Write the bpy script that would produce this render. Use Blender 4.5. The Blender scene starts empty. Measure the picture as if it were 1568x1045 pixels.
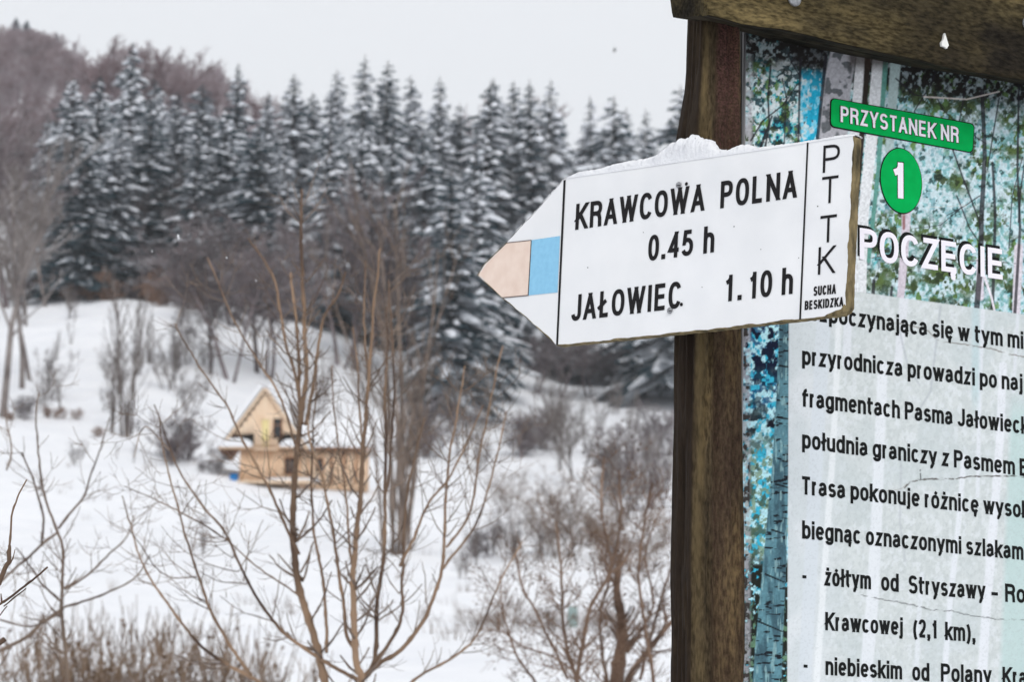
import bpy, math, random
import numpy as np
from mathutils import Vector, Matrix
random.seed(7); RNG = np.random.default_rng(11)
sc = bpy.context.scene
C = sc.collection

# ------------------------------------------------------------------ camera, sky, sun
F, CX, CY, HZ = 3920.0, 784.0, 522.5, 1200.0
TH = math.atan((HZ - CY) / F)
EYE = np.array([0.0, 0.0, 1.7])
cam = bpy.data.cameras.new('camera'); cam.lens = F / 1568 * 36; cam.sensor_width = 36
cam.clip_start = 0.05; cam.clip_end = 6000
cam.dof.use_dof = True; cam.dof.focus_distance = 2.85; cam.dof.aperture_fstop = 16.5; cam.dof.aperture_blades = 0
co = bpy.data.objects.new('camera', cam); C.objects.link(co)
co.location = EYE; co.rotation_euler = (math.pi / 2 + TH, 0, 0); sc.camera = co

w = bpy.data.worlds.new('World'); sc.world = w; w.use_nodes = True
nt = w.node_tree; bg = nt.nodes['Background']
SUN_EL, SUN_AZ = math.radians(42), math.radians(165)
sky = nt.nodes.new('ShaderNodeTexSky'); sky.sky_type = 'NISHITA'; sky.sun_disc = False
sky.sun_elevation = SUN_EL; sky.sun_rotation = SUN_AZ
mul = nt.nodes.new('ShaderNodeVectorMath'); mul.operation = 'SCALE'; mul.inputs['Scale'].default_value = 0.11
mx = nt.nodes.new('ShaderNodeMix'); mx.data_type = 'RGBA'; mx.inputs['Factor'].default_value = 0.95
nt.links.new(sky.outputs[0], mul.inputs[0]); nt.links.new(mul.outputs[0], mx.inputs[6])
mx.inputs[7].default_value = (0.785, 0.800, 0.825, 1)          # thick, even winter cloud
nt.links.new(mx.outputs[2], bg.inputs[0]); bg.inputs[1].default_value = 1.0
sl = bpy.data.lights.new('sun', 'SUN'); sl.energy = 1.1; sl.angle = math.radians(30); sl.color = (1, 0.965, 0.92)
so = bpy.data.objects.new('sun', sl); C.objects.link(so)
sd = Vector((math.sin(SUN_AZ) * math.cos(SUN_EL), math.cos(SUN_AZ) * math.cos(SUN_EL), math.sin(SUN_EL)))
so.rotation_euler = sd.to_track_quat('Z', 'Y').to_euler()
vs = sc.view_settings
sc.display_settings.display_device = 'sRGB'
vs.view_transform = 'Standard'; vs.look = 'None'; vs.exposure = 0.31; vs.gamma = 1.0; vs.use_curve_mapping = False
sc.render.engine = 'CYCLES'
sc.cycles.use_denoising = True
sc.cycles.max_bounces = 6; sc.cycles.diffuse_bounces = 3; sc.cycles.glossy_bounces = 2
sc.cycles.transparent_max_bounces = 4; sc.cycles.use_adaptive_sampling = True; sc.cycles.adaptive_threshold = 0.02

HAZE = 0.00028
# ------------------------------------------------------------------ helpers
RC = np.array([[1, 0, 0], [0, math.cos(TH), -math.sin(TH)], [0, math.sin(TH), math.cos(TH)]])
def ray(px, py):
    return RC @ np.array([(px - CX) / F, 1.0, (CY - py) / F])
def at(px, py, Y):
    """world point seen at photo pixel (px,py) whose world y is Y"""
    d = ray(px, py); return EYE + d * (Y / d[1])
def pix(P):
    q = (np.asarray(P, float) - EYE) @ RC
    return np.stack([CX + F * q[..., 0] / q[..., 1], CY - F * q[..., 2] / q[..., 1]], -1)

def mesh_np(name, V, Fs, mats=(), midx=None, smooth=False, parent=None, link=True, tri=False):
    """Fs: int array (n,3) or (n,4), or list of such arrays"""
    if not isinstance(Fs, (list, tuple)): Fs = [Fs]
    Fs = [np.asarray(f, np.int32) for f in Fs if len(f)]
    me = bpy.data.meshes.new(name)
    V = np.asarray(V, np.float32)
    me.vertices.add(len(V)); me.vertices.foreach_set('co', V.ravel())
    loops = np.concatenate([f.ravel() for f in Fs]); tot = np.concatenate([np.full(len(f), f.shape[1], np.int32) for f in Fs])
    st = np.concatenate([[0], np.cumsum(tot)[:-1]]).astype(np.int32)
    me.loops.add(len(loops)); me.loops.foreach_set('vertex_index', loops)
    me.polygons.add(len(tot)); me.polygons.foreach_set('loop_start', st); me.polygons.foreach_set('loop_total', tot)
    for m in mats: me.materials.append(m)
    if midx is not None: me.polygons.foreach_set('material_index', np.asarray(midx, np.int32))
    if smooth: me.polygons.foreach_set('use_smooth', np.ones(len(tot), bool))
    me.update(calc_edges=True)
    o = bpy.data.objects.new(name, me)
    if link: C.objects.link(o)
    if parent is not None: o.parent = parent
    return o
def empty(name, loc=(0, 0, 0), rz=0.0):
    o = bpy.data.objects.new(name, None); C.objects.link(o); o.empty_display_size = 0.2
    o.location = loc; o.rotation_euler = (0, 0, rz); return o
def tag(o, label=None, cat=None, group=None, kind=None):
    if label: o['label'] = label
    if cat: o['category'] = cat
    if group: o['group'] = group
    if kind: o['kind'] = kind
    return o
def child(o, parent):
    o.parent = parent; return o

def box_vf(c, s, off=0):
    c = np.array(c); s = np.array(s) / 2
    v = np.array([[x, y, z] for x in (-1, 1) for y in (-1, 1) for z in (-1, 1)]) * s + c
    f = np.array([[0, 1, 3, 2], [4, 6, 7, 5], [0, 4, 5, 1], [2, 3, 7, 6], [0, 2, 6, 4], [1, 5, 7, 3]]) + off
    return v, f
def box(name, c, s, mat, parent=None):
    v, f = box_vf(c, s); return mesh_np(name, v, f, [mat], parent=parent)
def boxes(name, L, mat, parent=None):
    V = []; Q = []
    for c, s in L:
        v, f = box_vf(c, s, len(V) * 8); V.append(v); Q.append(f)
    return mesh_np(name, np.concatenate(V), np.concatenate(Q), [mat], parent=parent)
def prism(name, pts, d, mats, parent=None, midx=None):
    """pts: ordered 3D polygon, extruded by vector d"""
    pts = np.array(pts, float); n = len(pts)
    V = np.concatenate([pts, pts + np.array(d)])
    me = bpy.data.meshes.new(name)
    fs = [list(range(n)), list(range(2 * n - 1, n - 1, -1))] + [[(i + 1) % n, i, i + n, (i + 1) % n + n] for i in range(n)]
    me.from_pydata(V.tolist(), [], fs)
    for m in mats: me.materials.append(m)
    if midx: me.polygons.foreach_set('material_index', midx)
    me.update(); o = bpy.data.objects.new(name, me); C.objects.link(o)
    if parent is not None: o.parent = parent
    return o

def frusta(P0, P1, R0, R1, k=3):
    """independent tapered tubes, vectorised"""
    P0 = np.asarray(P0, float); P1 = np.asarray(P1, float); R0 = np.asarray(R0, float)[:, None, None]; R1 = np.asarray(R1, float)[:, None, None]
    d = P1 - P0; d /= np.linalg.norm(d, axis=1, keepdims=True) + 1e-9
    ref = np.where(np.abs(d[:, 2:3]) > 0.9, np.array([[1.0, 0, 0]]), np.array([[0, 0, 1.0]]))
    a = np.cross(d, ref); a /= np.linalg.norm(a, axis=1, keepdims=True); b = np.cross(d, a)
    an = np.arange(k) * 2 * np.pi / k
    ring = np.cos(an)[None, :, None] * a[:, None] + np.sin(an)[None, :, None] * b[:, None]
    V = np.concatenate([P0[:, None] + ring * R0, P1[:, None] + ring * R1], 1)
    n = len(P0); base = (np.arange(n) * 2 * k)[:, None, None]
    i = np.arange(k); j = (i + 1) % k
    q = np.stack([i, j, j + k, i + k], 1)[None] + base
    return V.reshape(-1, 3), q.reshape(-1, 4)
def tube_vf(P, R, k=6, off=0, ell=None):
    """one continuous tube along polyline P"""
    P = np.asarray(P, float); R = np.asarray(R, float); n = len(P)
    T = np.gradient(P, axis=0); T /= np.linalg.norm(T, axis=1, keepdims=True) + 1e-9
    ref = np.array([0.3, 1.0, 0.1]); a = np.cross(T, ref); a /= np.linalg.norm(a, axis=1, keepdims=True) + 1e-9; b = np.cross(T, a)
    an = np.arange(k) * 2 * np.pi / k
    V = P[:, None] + (np.cos(an)[None, :, None] * a[:, None] + np.sin(an)[None, :, None] * b[:, None]) * R[:, None, None]
    i = np.arange(k); j = (i + 1) % k
    q = (np.stack([i, j, j + k, i + k], 1)[None] + (np.arange(n - 1) * k)[:, None, None]).reshape(-1, 4)
    return V.reshape(-1, 3), q + off
def join_vf(L):
    V = []; Q = []; n = 0
    for v, q in L:
        V.append(v); Q.append(q + n); n += len(v)
    return np.concatenate(V), np.concatenate(Q)
def smooth_line(pts, step):
    """Catmull-Rom resample"""
    p = np.asarray(pts, float); q = np.vstack([2 * p[0] - p[1], p, 2 * p[-1] - p[-2]]); out = []
    for i in range(1, len(q) - 2):
        L = np.linalg.norm(q[i + 1][:2] - q[i][:2]); n = max(2, int(L / step))
        t = (np.arange(n) / n)[:, None]
        out.append(0.5 * (2 * q[i] + (q[i + 1] - q[i - 1]) * t + (2 * q[i - 1] - 5 * q[i] + 4 * q[i + 1] - q[i + 2]) * t ** 2 + (3 * q[i] - q[i - 1] - 3 * q[i + 1] + q[i + 2]) * t ** 3))
    out.append(p[-1:]); return np.concatenate(out)

# value noise in numpy
_perm = RNG.random((256, 256))
def vnoise(x, y):
    x = np.asarray(x, float); y = np.asarray(y, float)
    xi = np.floor(x).astype(int); yi = np.floor(y).astype(int); fx = x - xi; fy = y - yi
    fx = fx * fx * (3 - 2 * fx); fy = fy * fy * (3 - 2 * fy)
    g = lambda a, b: _perm[a & 255, b & 255]
    return (g(xi, yi) * (1 - fx) + g(xi + 1, yi) * fx) * (1 - fy) + (g(xi, yi + 1) * (1 - fx) + g(xi + 1, yi + 1) * fx) * fy
def fbm(x, y, o=4):
    s = 0; a = 0.5; t = 0
    for k in range(o):
        s = s + a * vnoise(x * 2 ** k + 17.3 * k, y * 2 ** k + 5.1 * k); t += a; a *= 0.5
    return s / t

# ------------------------------------------------------------------ materials
def lin(r, g, b, k=1.0):
    f = lambda c: ((c / 255 + 0.055) / 1.055) ** 2.4 if c > 10 else c / 255 / 12.92
    return (f(r) * k, f(g) * k, f(b) * k, 1)
def mat(name, c, rough=0.8, c2=None, scale=4.0, stretch=(1, 1, 1), bump=0.0, bscale=None, detail=6, c3=None, spec=0.3, contrast=(0.35, 0.65), snow=None, sss=0.0, bdist=0.01, grain=None):
    m = bpy.data.materials.new(name); m.use_nodes = True; n = m.node_tree; P = n.nodes['Principled BSDF']
    P.inputs['Roughness'].default_value = rough; P.inputs['Specular IOR Level'].default_value = spec
    P.inputs['Base Color'].default_value = c
    tc = n.nodes.new('ShaderNodeTexCoord'); mp = n.nodes.new('ShaderNodeMapping'); mp.inputs['Scale'].default_value = stretch
    n.links.new(tc.outputs['Object'], mp.inputs[0])
    col = None
    if c2 is not None:
        nz = n.nodes.new('ShaderNodeTexNoise'); nz.inputs['Scale'].default_value = scale; nz.inputs['Detail'].default_value = detail
        n.links.new(mp.outputs[0], nz.inputs['Vector'])
        rp = n.nodes.new('ShaderNodeValToRGB'); e = rp.color_ramp.elements
        e[0].position = contrast[0]; e[0].color = c; e[1].position = contrast[1]; e[1].color = c2
        if c3 is not None:
            x = e.new(0.5 * (contrast[0] + contrast[1])); x.color = c3
        n.links.new(nz.outputs['Fac'], rp.inputs[0]); col = rp.outputs[0]
    if grain is not None:
        n3 = n.nodes.new('ShaderNodeTexNoise'); n3.inputs['Scale'].default_value = grain[0]; n3.inputs['Detail'].default_value = 4
        mq = n.nodes.new('ShaderNodeMapping'); mq.inputs['Scale'].default_value = grain[3] if len(grain) > 3 else (1, 1, 1); n.links.new(tc.outputs['Object'], mq.inputs[0]); n.links.new(mq.outputs[0], n3.inputs['Vector'])
        m1 = n.nodes.new('ShaderNodeMapRange'); m1.inputs[1].default_value = .35; m1.inputs[2].default_value = .65; m1.inputs[3].default_value = grain[1]; m1.inputs[4].default_value = grain[2]; n.links.new(n3.outputs['Fac'], m1.inputs[0])
        vm = n.nodes.new('ShaderNodeVectorMath'); vm.operation = 'SCALE'; n.links.new(m1.outputs[0], vm.inputs['Scale'])
        if col: n.links.new(col, vm.inputs[0])
        else: vm.inputs[0].default_value = c[:3]
        col = vm.outputs[0]
    if snow is not None:
        ge = n.nodes.new('ShaderNodeNewGeometry'); sx = n.nodes.new('ShaderNodeSeparateXYZ'); n.links.new(ge.outputs['Normal'], sx.inputs[0])
        n2 = n.nodes.new('ShaderNodeTexNoise'); n2.inputs['Scale'].default_value = snow[1]; n.links.new(tc.outputs['Object'], n2.inputs['Vector'])
        ad = n.nodes.new('ShaderNodeMath'); ad.operation = 'ADD'; n.links.new(sx.outputs[2], ad.inputs[0]); n.links.new(n2.outputs['Fac'], ad.inputs[1])
        mr = n.nodes.new('ShaderNodeMapRange'); mr.inputs[1].default_value = snow[0]; mr.inputs[2].default_value = snow[0] + 0.25; n.links.new(ad.outputs[0], mr.inputs[0])
        mm = n.nodes.new('ShaderNodeMix'); mm.data_type = 'RGBA'; n.links.new(mr.outputs[0], mm.inputs[0])
        if col: n.links.new(col, mm.inputs[6])
        else: mm.inputs[6].default_value = c
        mm.inputs[7].default_value = (0.82, 0.84, 0.88, 1); col = mm.outputs[2]
    if col is not None: n.links.new(col, P.inputs['Base Color'])
    if bump:
        nb = n.nodes.new('ShaderNodeTexNoise'); nb.inputs['Scale'].default_value = bscale or scale * 3; nb.inputs['Detail'].default_value = 8
        n.links.new(mp.outputs[0], nb.inputs['Vector'])
        bp = n.nodes.new('ShaderNodeBump'); bp.inputs['Strength'].default_value = bump; bp.inputs['Distance'].default_value = bdist
        n.links.new(nb.outputs['Fac'], bp.inputs['Height']); n.links.new(bp.outputs[0], P.inputs['Normal'])
    if sss:
        P.inputs['Subsurface Weight'].default_value = sss; P.inputs['Subsurface Radius'].default_value = (0.01, 0.012, 0.015)
    return m
M = {}
M['snow'] = mat('snow', (0.82, 0.83, 0.855, 1), 0.8, (0.76, 0.775, 0.81, 1), 0.35, bump=0.5, bscale=0.9, bdist=0.5)
M['snow_near'] = mat('snow_near', (0.80, 0.81, 0.83, 1), 0.8, (0.72, 0.73, 0.76, 1), 60, bump=.45, bscale=300, bdist=0.003, spec=.15)
M['snow_tree'] = mat('snow_tree', (0.84, 0.86, 0.91, 1), 0.8, (0.74, 0.78, 0.84, 1), 0.9)
M['needle'] = mat('needle', (0.014, 0.042, 0.055, 1), 0.9, (0.060, 0.108, 0.128, 1), 0.8, spec=0.1, snow=(.98, 1.3))
M['needle_frost'] = mat('needle_frost', (0.07, 0.10, 0.115, 1), 0.9, (0.20, 0.235, 0.26, 1), 1.2, spec=0.1, snow=(.90, 1.3))
M['trunk_dark'] = mat('trunk_dark', (0.035, 0.028, 0.026, 1), 0.95, (0.07, 0.055, 0.05, 1), 1.5, (1, 1, .3), spec=0.1)
M['bark_dark'] = mat('bark_dark', (0.060, 0.050, 0.052, 1), 0.95, (0.14, 0.118, 0.118, 1), 1.5, spec=0.1, snow=(1.25, 1.5))
M['bark_purple'] = mat('bark_purple', (0.10, 0.078, 0.08, 1), 0.95, (0.23, 0.19, 0.195, 1), 0.8, spec=0.1, snow=(1.2, 1.5))
M['bark_frost'] = mat('bark_frost', (0.12, 0.098, 0.092, 1), 0.95, (0.31, 0.275, 0.26, 1), 0.6, spec=0.1, snow=(1.0, 1.2))
M['bark_red'] = mat('bark_red', (0.20, 0.135, 0.14, 1), 0.95, (0.42, 0.36, 0.39, 1), 0.12, spec=0.1, snow=(1.05, 1.5))
M['bark_grey'] = mat('bark_grey', (0.095, 0.078, 0.072, 1), 0.95, (0.22, 0.19, 0.175, 1), 0.8, spec=0.1, snow=(1.3, 1.5))
M['bark_alder'] = mat('bark_alder', (0.075, 0.056, 0.047, 1), 0.9, (0.25, 0.195, 0.16, 1), 2.2, (1, 1, .5), spec=0.1, snow=(1.3, 1.5))
M['bark_brown'] = mat('bark_brown', (0.12, 0.085, 0.065, 1), 0.9, (0.27, 0.20, 0.155, 1), 1.4, spec=0.15)
M['leaf_orange'] = mat('leaf_orange', (0.20, 0.12, 0.085, 1), 0.9, (0.34, 0.22, 0.16, 1), 1.0, spec=0.1)
M['twig'] = mat('twig', (0.065, 0.038, 0.026, 1), 0.7, (0.34, 0.225, 0.145, 1), 7.0, (1, 1, .35), bump=0.3, bscale=120, spec=0.3, bdist=.002)
M['twig_thin'] = mat('twig_thin', (0.10, 0.070, 0.055, 1), 0.8, (0.25, 0.185, 0.14, 1), 5.0, spec=0.2)
M['twig_rust'] = mat('twig_rust', (0.085, 0.052, 0.038, 1), 0.8, (0.28, 0.185, 0.13, 1), 3.0, spec=0.2)
M['leaf_dead'] = mat('leaf_dead', (0.05, 0.030, 0.022, 1), 0.9, (0.20, 0.13, 0.09, 1), 30, spec=.1)
M['brush'] = mat('brush', (0.09, 0.058, 0.038, 1), 0.9, (0.30, 0.215, 0.155, 1), 2.0, spec=0.1)
M['timber'] = mat('timber', lin(232, 202, 172, .97), 0.8, lin(244, 222, 196, .97), 1.2, (2, 2, .5), spec=0.2)
M['timber_warm'] = mat('timber_warm', lin(218, 178, 142, .95), 0.8, lin(240, 212, 182, .95), 2.0, (3, 3, .4), spec=0.2)
M['timber_dark'] = mat('timber_dark', lin(150, 105, 75), 0.8, spec=0.2)
M['pane'] = mat('window_glass', (0.02, 0.022, 0.025, 1), 0.12, spec=0.5)
M['dark'] = mat('dark_interior', (0.02, 0.018, 0.016, 1), 0.9)
M['yellow'] = mat('yellow_paint', lin(232, 216, 158, .9), 0.7)
M['blue'] = mat('blue_plastic', lin(0, 120, 190), 0.4)
M['teal'] = mat('teal_paint', lin(140, 158, 156), 0.7)
M['char'] = mat('dark_feather', (0.03, 0.03, 0.03, 1), 0.8)

# ------------------------------------------------------------------ terrain (a rising snowy hillside)
TY = np.array([-60, 0, 6, 15, 25, 40, 70, 100, 130, 160, 190, 220, 250, 280, 320, 380, 480, 650, 1000.])
TP = np.array([-400, 0, 150, 300, 450, 600, 750, 900, 1100, 2000.])
_rows = {40: [1085]*10, 70: [985]*10, 100: [890, 890, 890, 895, 895, 900, 905, 905, 905, 905],
 130: [800, 800, 805, 815, 825, 840, 850, 850, 850, 850], 160: [715, 720, 740, 755, 775, 790, 800, 795, 795, 795],
 190: [650, 655, 670, 700, 730, 745, 750, 745, 745, 745], 220: [560, 570, 560, 570, 600, 650, 680, 690, 690, 690],
 250: [490, 490, 475, 480, 510, 560, 610, 635, 635, 635], 280: [440, 440, 440, 445, 460, 500, 560, 590, 590, 590],
 320: [380, 380, 380, 390, 420, 460, 500, 540, 540, 540], 380: [290, 300, 300, 320, 360, 410, 450, 490, 500, 500],
 480: [160, 170, 180, 230, 280, 340, 400, 440, 460, 460], 650: [70, 75, 95, 150, 220, 300, 380, 420, 440, 440],
 1000: [70, 75, 110, 190, 260, 350, 430, 470, 490, 490]}
TH_ = np.zeros((len(TY), len(TP)))
for i, Y in enumerate(TY):
    for j, p in enumerate(TP):
        if Y in _rows: TH_[i, j] = at(p, _rows[Y][j], Y)[2]
        else: TH_[i, j] = {-60: -2.5, 0: 0.0, 6: 0.0, 15: 0.55, 25: 1.25}[Y]
def ground(X, Y):
    X = np.asarray(X, float); Y = np.asarray(Y, float)
    k = 1.0 / (math.cos(TH))
    u = CX + F * X / np.maximum(Y, 25.) * 0.985
    def one(Yq):
        jj = np.clip(np.searchsorted(TP, u) - 1, 0, len(TP) - 2); tj = np.clip((u - TP[jj]) / (TP[jj + 1] - TP[jj]), 0, 1); tj = tj * tj * (3 - 2 * tj)
        ii = np.clip(np.searchsorted(TY, Yq) - 1, 0, len(TY) - 2); ti = np.clip((Yq - TY[ii]) / (TY[ii + 1] - TY[ii]), 0, 1)
        return (TH_[ii, jj] * (1 - tj) + TH_[ii, jj + 1] * tj) * (1 - ti) + (TH_[ii + 1, jj] * (1 - tj) + TH_[ii + 1, jj + 1] * tj) * ti
    s = np.clip(np.abs(Y) * 0.05, 0.5, 8)
    h = (one(Y - s) + 2 * one(Y) + one(Y + s)) / 4
    a = np.clip(Y / 150, 0.05, 1)
    h = h + (fbm(X * 0.06 + 40, Y * 0.06 + 40, 4) - 0.5) * 1.6 * a + (fbm(X * 0.5 + 9, Y * 0.5 + 3, 3) - 0.5) * 0.22 * a
    return h
def gz(X, Y): return float(ground(np.array([X]), np.array([Y]))[0])
def base(px, py, lo=12.0, hi=640.0):
    """ground point seen at photo pixel (px, py)"""
    Ys = np.linspace(lo, hi, 2600); d = ray(px, py); P = EYE[None] + d[None] * (Ys / d[1])[:, None]
    g = ground(P[:, 0], Ys); k = np.nonzero(g >= P[:, 2])[0]
    k = k[0] if len(k) else len(Ys) - 1
    return np.array([P[k, 0], Ys[k], g[k]])
def on_ground(px, Y):
    X = at(px, 600, Y)[0]; return np.array([X, Y, gz(X, Y)])
xs = np.concatenate([np.linspace(-900, -140, 40)[:-1], np.linspace(-140, 110, 330), np.linspace(110, 900, 40)[1:]])
ys = np.concatenate([np.linspace(-300, -20, 12)[:-1], np.linspace(-20, 60, 90)[:-1], np.linspace(60, 330, 300)[:-1], np.linspace(330, 1000, 90)[:-1], np.linspace(1000, 3000, 12)])
XX, YY = np.meshgrid(xs, ys); ZZ = ground(XX, YY)
nx, ny = len(xs), len(ys)
idx = np.arange(nx * ny).reshape(ny, nx)
Q = np.stack([idx[:-1, :-1], idx[:-1, 1:], idx[1:, 1:], idx[1:, :-1]], -1).reshape(-1, 4)
g = mesh_np('snowy_ground', np.stack([XX, YY, ZZ], -1).reshape(-1, 3), Q, [M['snow']], smooth=True); tag(g, kind='structure')

# ------------------------------------------------------------------ timber house on the slope
hb = base(403, 744)
hY = hb[1]; mpp = hY / F / math.cos(TH) * 1.0
house = empty('timber_house', hb, math.radians(0)); tag(house, 'small pale timber house with steep gable and low side wing on snowy slope', 'house')
def hx(px): return (px - 403) * mpp
def hz(py): return (744 - py) * mpp
D = 7.0
apex = (hx(404), hz(596)); el = (hx(337), hz(689)); er = (hx(469), hz(690))
# gable wall (upper triangle) with boards each built
def tri_z(x, a=apex, l=el, r=er):
    if x < a[0]: t = (x - l[0]) / (a[0] - l[0]); return l[1] + (a[1] - l[1]) * t
    t = (r[0] - x) / (r[0] - a[0]); return r[1] + (a[1] - r[1]) * t
prism('gable_wall', [(el[0] + .15, .05, el[1] + 1.02), (hx(364), .05, hz(666)), (hx(388), .05, hz(664)), (hx(388), .05, hz(690)), (hx(424), .05, hz(690)), (hx(424), .05, hz(664)), (hx(456), .05, hz(666)), (apex[0], .05, apex[1] - .25)][1:], (0, 5.5, 0), [M['timber']], house)
bw = 6 * mpp; x = hx(352)
while x < hx(456):
    zt = min(tri_z(x), tri_z(x + bw)) - 0.12; zb = hz(665) if not (hx(388) < x < hx(424)) else hz(690)
    if zt > zb + .1: box('board', (x + bw / 2, .03, (zt + zb) / 2), (bw * .93, .04, zt - zb), M['timber'], house)
    x += bw
wall_l, wall_r = hx(366), hx(452)
box('lower_wall', ((wall_l + wall_r) / 2, 3.0, hz(716)), (wall_r - wall_l, 5.5, hz(688) - hz(744) + .6), M['timber_warm'], house)
x = wall_l + .02
while x < wall_r - .1:
    box('board', (x + bw / 2, .22, hz(716.5)), (bw * .92, .05, hz(690) - hz(743)), M['timber_warm'], house); x += bw
# roof planes with snow
def slab(name, p, q, th, y0, y1, m, par, lift=0.0):
    (x0, z0), (x1, z1) = p, q; L = math.hypot(x1 - x0, z1 - z0); n = np.array([-(z1 - z0), (x1 - x0)]) / L
    if n[1] < 0: n = -n
    a = np.array([x0, z0]) + n * lift; b = np.array([x1, z1]) + n * lift
    return prism(name, [(a[0], y0, a[1]), (b[0], y0, b[1]), (b[0] + n[0] * th, y0, b[1] + n[1] * th), (a[0] + n[0] * th, y0, a[1] + n[1] * th)], (0, y1 - y0, 0), [m], par)
rf = slab('roof', el, apex, .12, -.12, D, M['timber_dark'], house)
slab('snow_cover', (el[0] - .1, el[1] - .1), (apex[0], apex[1] + .05), .30, -.30, D + .1, M['snow_near'], rf, .16)
rf2 = slab('roof', apex, er, .12, -.12, D, M['timber_dark'], house)
slab('snow_cover', (apex[0] + .02, apex[1] + .05), (er[0] + .1, er[1] - .1), .30, -.30, D + .1, M['snow_near'], rf2, .16)
# front edge boards of roof
slab('barge_board', (el[0], el[1]), (apex[0], apex[1] - .02), .16, -.18, -.122, M['timber'], house, -.05)
slab('barge_board', (apex[0], apex[1] - .02), (er[0], er[1]), .16, -.18, -.122, M['timber'], house, -.05)
# pent roofs left and right under the gable, with dark gaps above
for a, b in ((335, 387), (426, 462)):
    pr = box('pent_roof', ((hx(a) + hx(b)) / 2, -.15, hz(688)), (hx(b) - hx(a), .7, .06), M['timber_warm'], house)
    xs_ = np.linspace(hx(a) + .08, hx(b) - .05, 9); hh = np.array([.15, .4, .52, .6, .58, .62, .55, .5, .3]) * (1 if a < 400 else .9)
    pts = [(xs_[0], -.5, hz(687) + .02)] + [(x_, -.5, hz(687) + .02 + h_) for x_, h_ in zip(xs_, hh)] + [(xs_[-1], -.5, hz(687) + .02)]
    prism('snow_cover', pts, (0, .7, 0), [M['snow_near']], pr)
prism('recess', [(hx(346), .32, hz(683)), (hx(388), .32, hz(683)), (hx(388), .32, hz(664)), (hx(368), .32, hz(667))], (0, .1, 0), [M['dark']], house)
prism('recess', [(hx(426), .32, hz(683)), (hx(462), .32, hz(683)), (hx(452), .32, hz(668)), (hx(440), .32, hz(663)), (hx(433), .32, hz(668))], (0, .1, 0), [M['dark']], house)
d_ = box('door', (hx(405), -.02, hz(664)), (12 * mpp, .08, 42 * mpp), M['yellow'], house)
boxes('door_frame', [((hx(398.5), -.03, hz(664)), (.07, .12, 43 * mpp)), ((hx(411.5), -.03, hz(664)), (.07, .12, 43 * mpp)), ((hx(405), -.03, hz(642.5)), (14 * mpp, .12, .07))], M['timber'], d_)
wn = box('window', (hx(423.5), -.02, hz(657)), (12 * mpp, .07, 30 * mpp), M['pane'], house)
boxes('frame', [((hx(417.3), -.04, hz(657)), (.06, .1, 31 * mpp)), ((hx(429.7), -.04, hz(657)), (.06, .1, 31 * mpp)), ((hx(423.5), -.04, hz(652)), (12 * mpp, .1, .05))], M['timber_dark'], wn)
boxes('balcony_rail', [((hx(406), -.28, hz(679)), (34 * mpp, .06, .08)), ((hx(406), -.28, hz(690)), (36 * mpp, .3, .1))] + [((hx(390 + 5.5 * k), -.28, hz(684.5)), (.05, .05, 11 * mpp)) for k in range(7)], M['timber'], house)
wn = box('window', (hx(443), .14, hz(714)), (15 * mpp, .1, 24 * mpp), M['pane'], house)
boxes('frame', [((hx(435.3), .10, hz(714)), (.07, .1, 25 * mpp)), ((hx(450.7), .10, hz(714)), (.07, .1, 25 * mpp)), ((hx(443), .10, hz(701.5)), (16 * mpp, .1, .07)), ((hx(443), .10, hz(726.5)), (16 * mpp, .1, .07)), ((hx(443), .09, hz(714)), (.05, .1, 24 * mpp))], M['timber_dark'], wn)
# wing
wx0, wx1 = hx(453), hx(556)
box('wing_wall', ((wx0 + wx1) / 2, 3.4, hz(716)), (wx1 - wx0, 5, hz(690) - hz(744) + .5), M['timber_warm'], house)
x = wx0 + .02; k = 0
while x < wx1 - .1:
    box('board', (x + bw / 2, .85, hz(714)), (bw * .9, .05 + .03 * (k % 2), hz(689) - hz(740)), [M['timber_warm'], M['timber'], M['timber_warm']][k % 3], house); x += bw; k += 1
wr = prism('wing_roof', [(wx0 - .2, .3, hz(687)), (wx1 + .4, .3, hz(689)), (wx1 + .4, 3.6, hz(689) + 2.0), (wx0 - .2, 3.6, hz(687) + 2.0)], (0, 0, .12), [M['timber_dark']], house)
prism('snow_cover', [(wx0 - .2, .25, hz(687) + .13), (wx1 + .45, .25, hz(689) + .13), (wx1 + .45, 3.7, hz(689) + 2.17), (wx0 - .2, 3.7, hz(687) + 2.17)], (0, 0, .35), [M['snow_near']], wr)
prism('wing_roof', [(wx0 - .2, 3.62, hz(687) + 2.0), (wx1 + .4, 3.62, hz(689) + 2.0), (wx1 + .4, 6.4, hz(689) + .2), (wx0 - .2, 6.4, hz(687) + .2)], (0, 0, .3), [M['snow_near']], house)
wn = box('window', (hx(487), .78, hz(711)), (9 * mpp, .1, 19 * mpp), M['pane'], house)
boxes('frame', [((hx(482), .75, hz(711)), (.07, .1, 20 * mpp)), ((hx(492), .75, hz(711)), (.07, .1, 20 * mpp)), ((hx(487), .75, hz(701)), (10 * mpp, .1, .07))], M['timber_dark'], wn)
for k in range(3):
    box('brace', (hx(505 + 19 * k), .76, hz(714)), (.12, .07, 50 * mpp), M['timber_dark'], house)
box('terrace', ((hx(366) + hx(480)) / 2, -.6, hz(742)), (hx(480) - hx(366), 1.5, .16), M['timber'], house)
box('snow_cover', ((hx(420) + hx(480)) / 2, -.6, hz(742) + .17), (hx(478) - hx(400), 1.4, .18), M['snow_near'], house)
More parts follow.
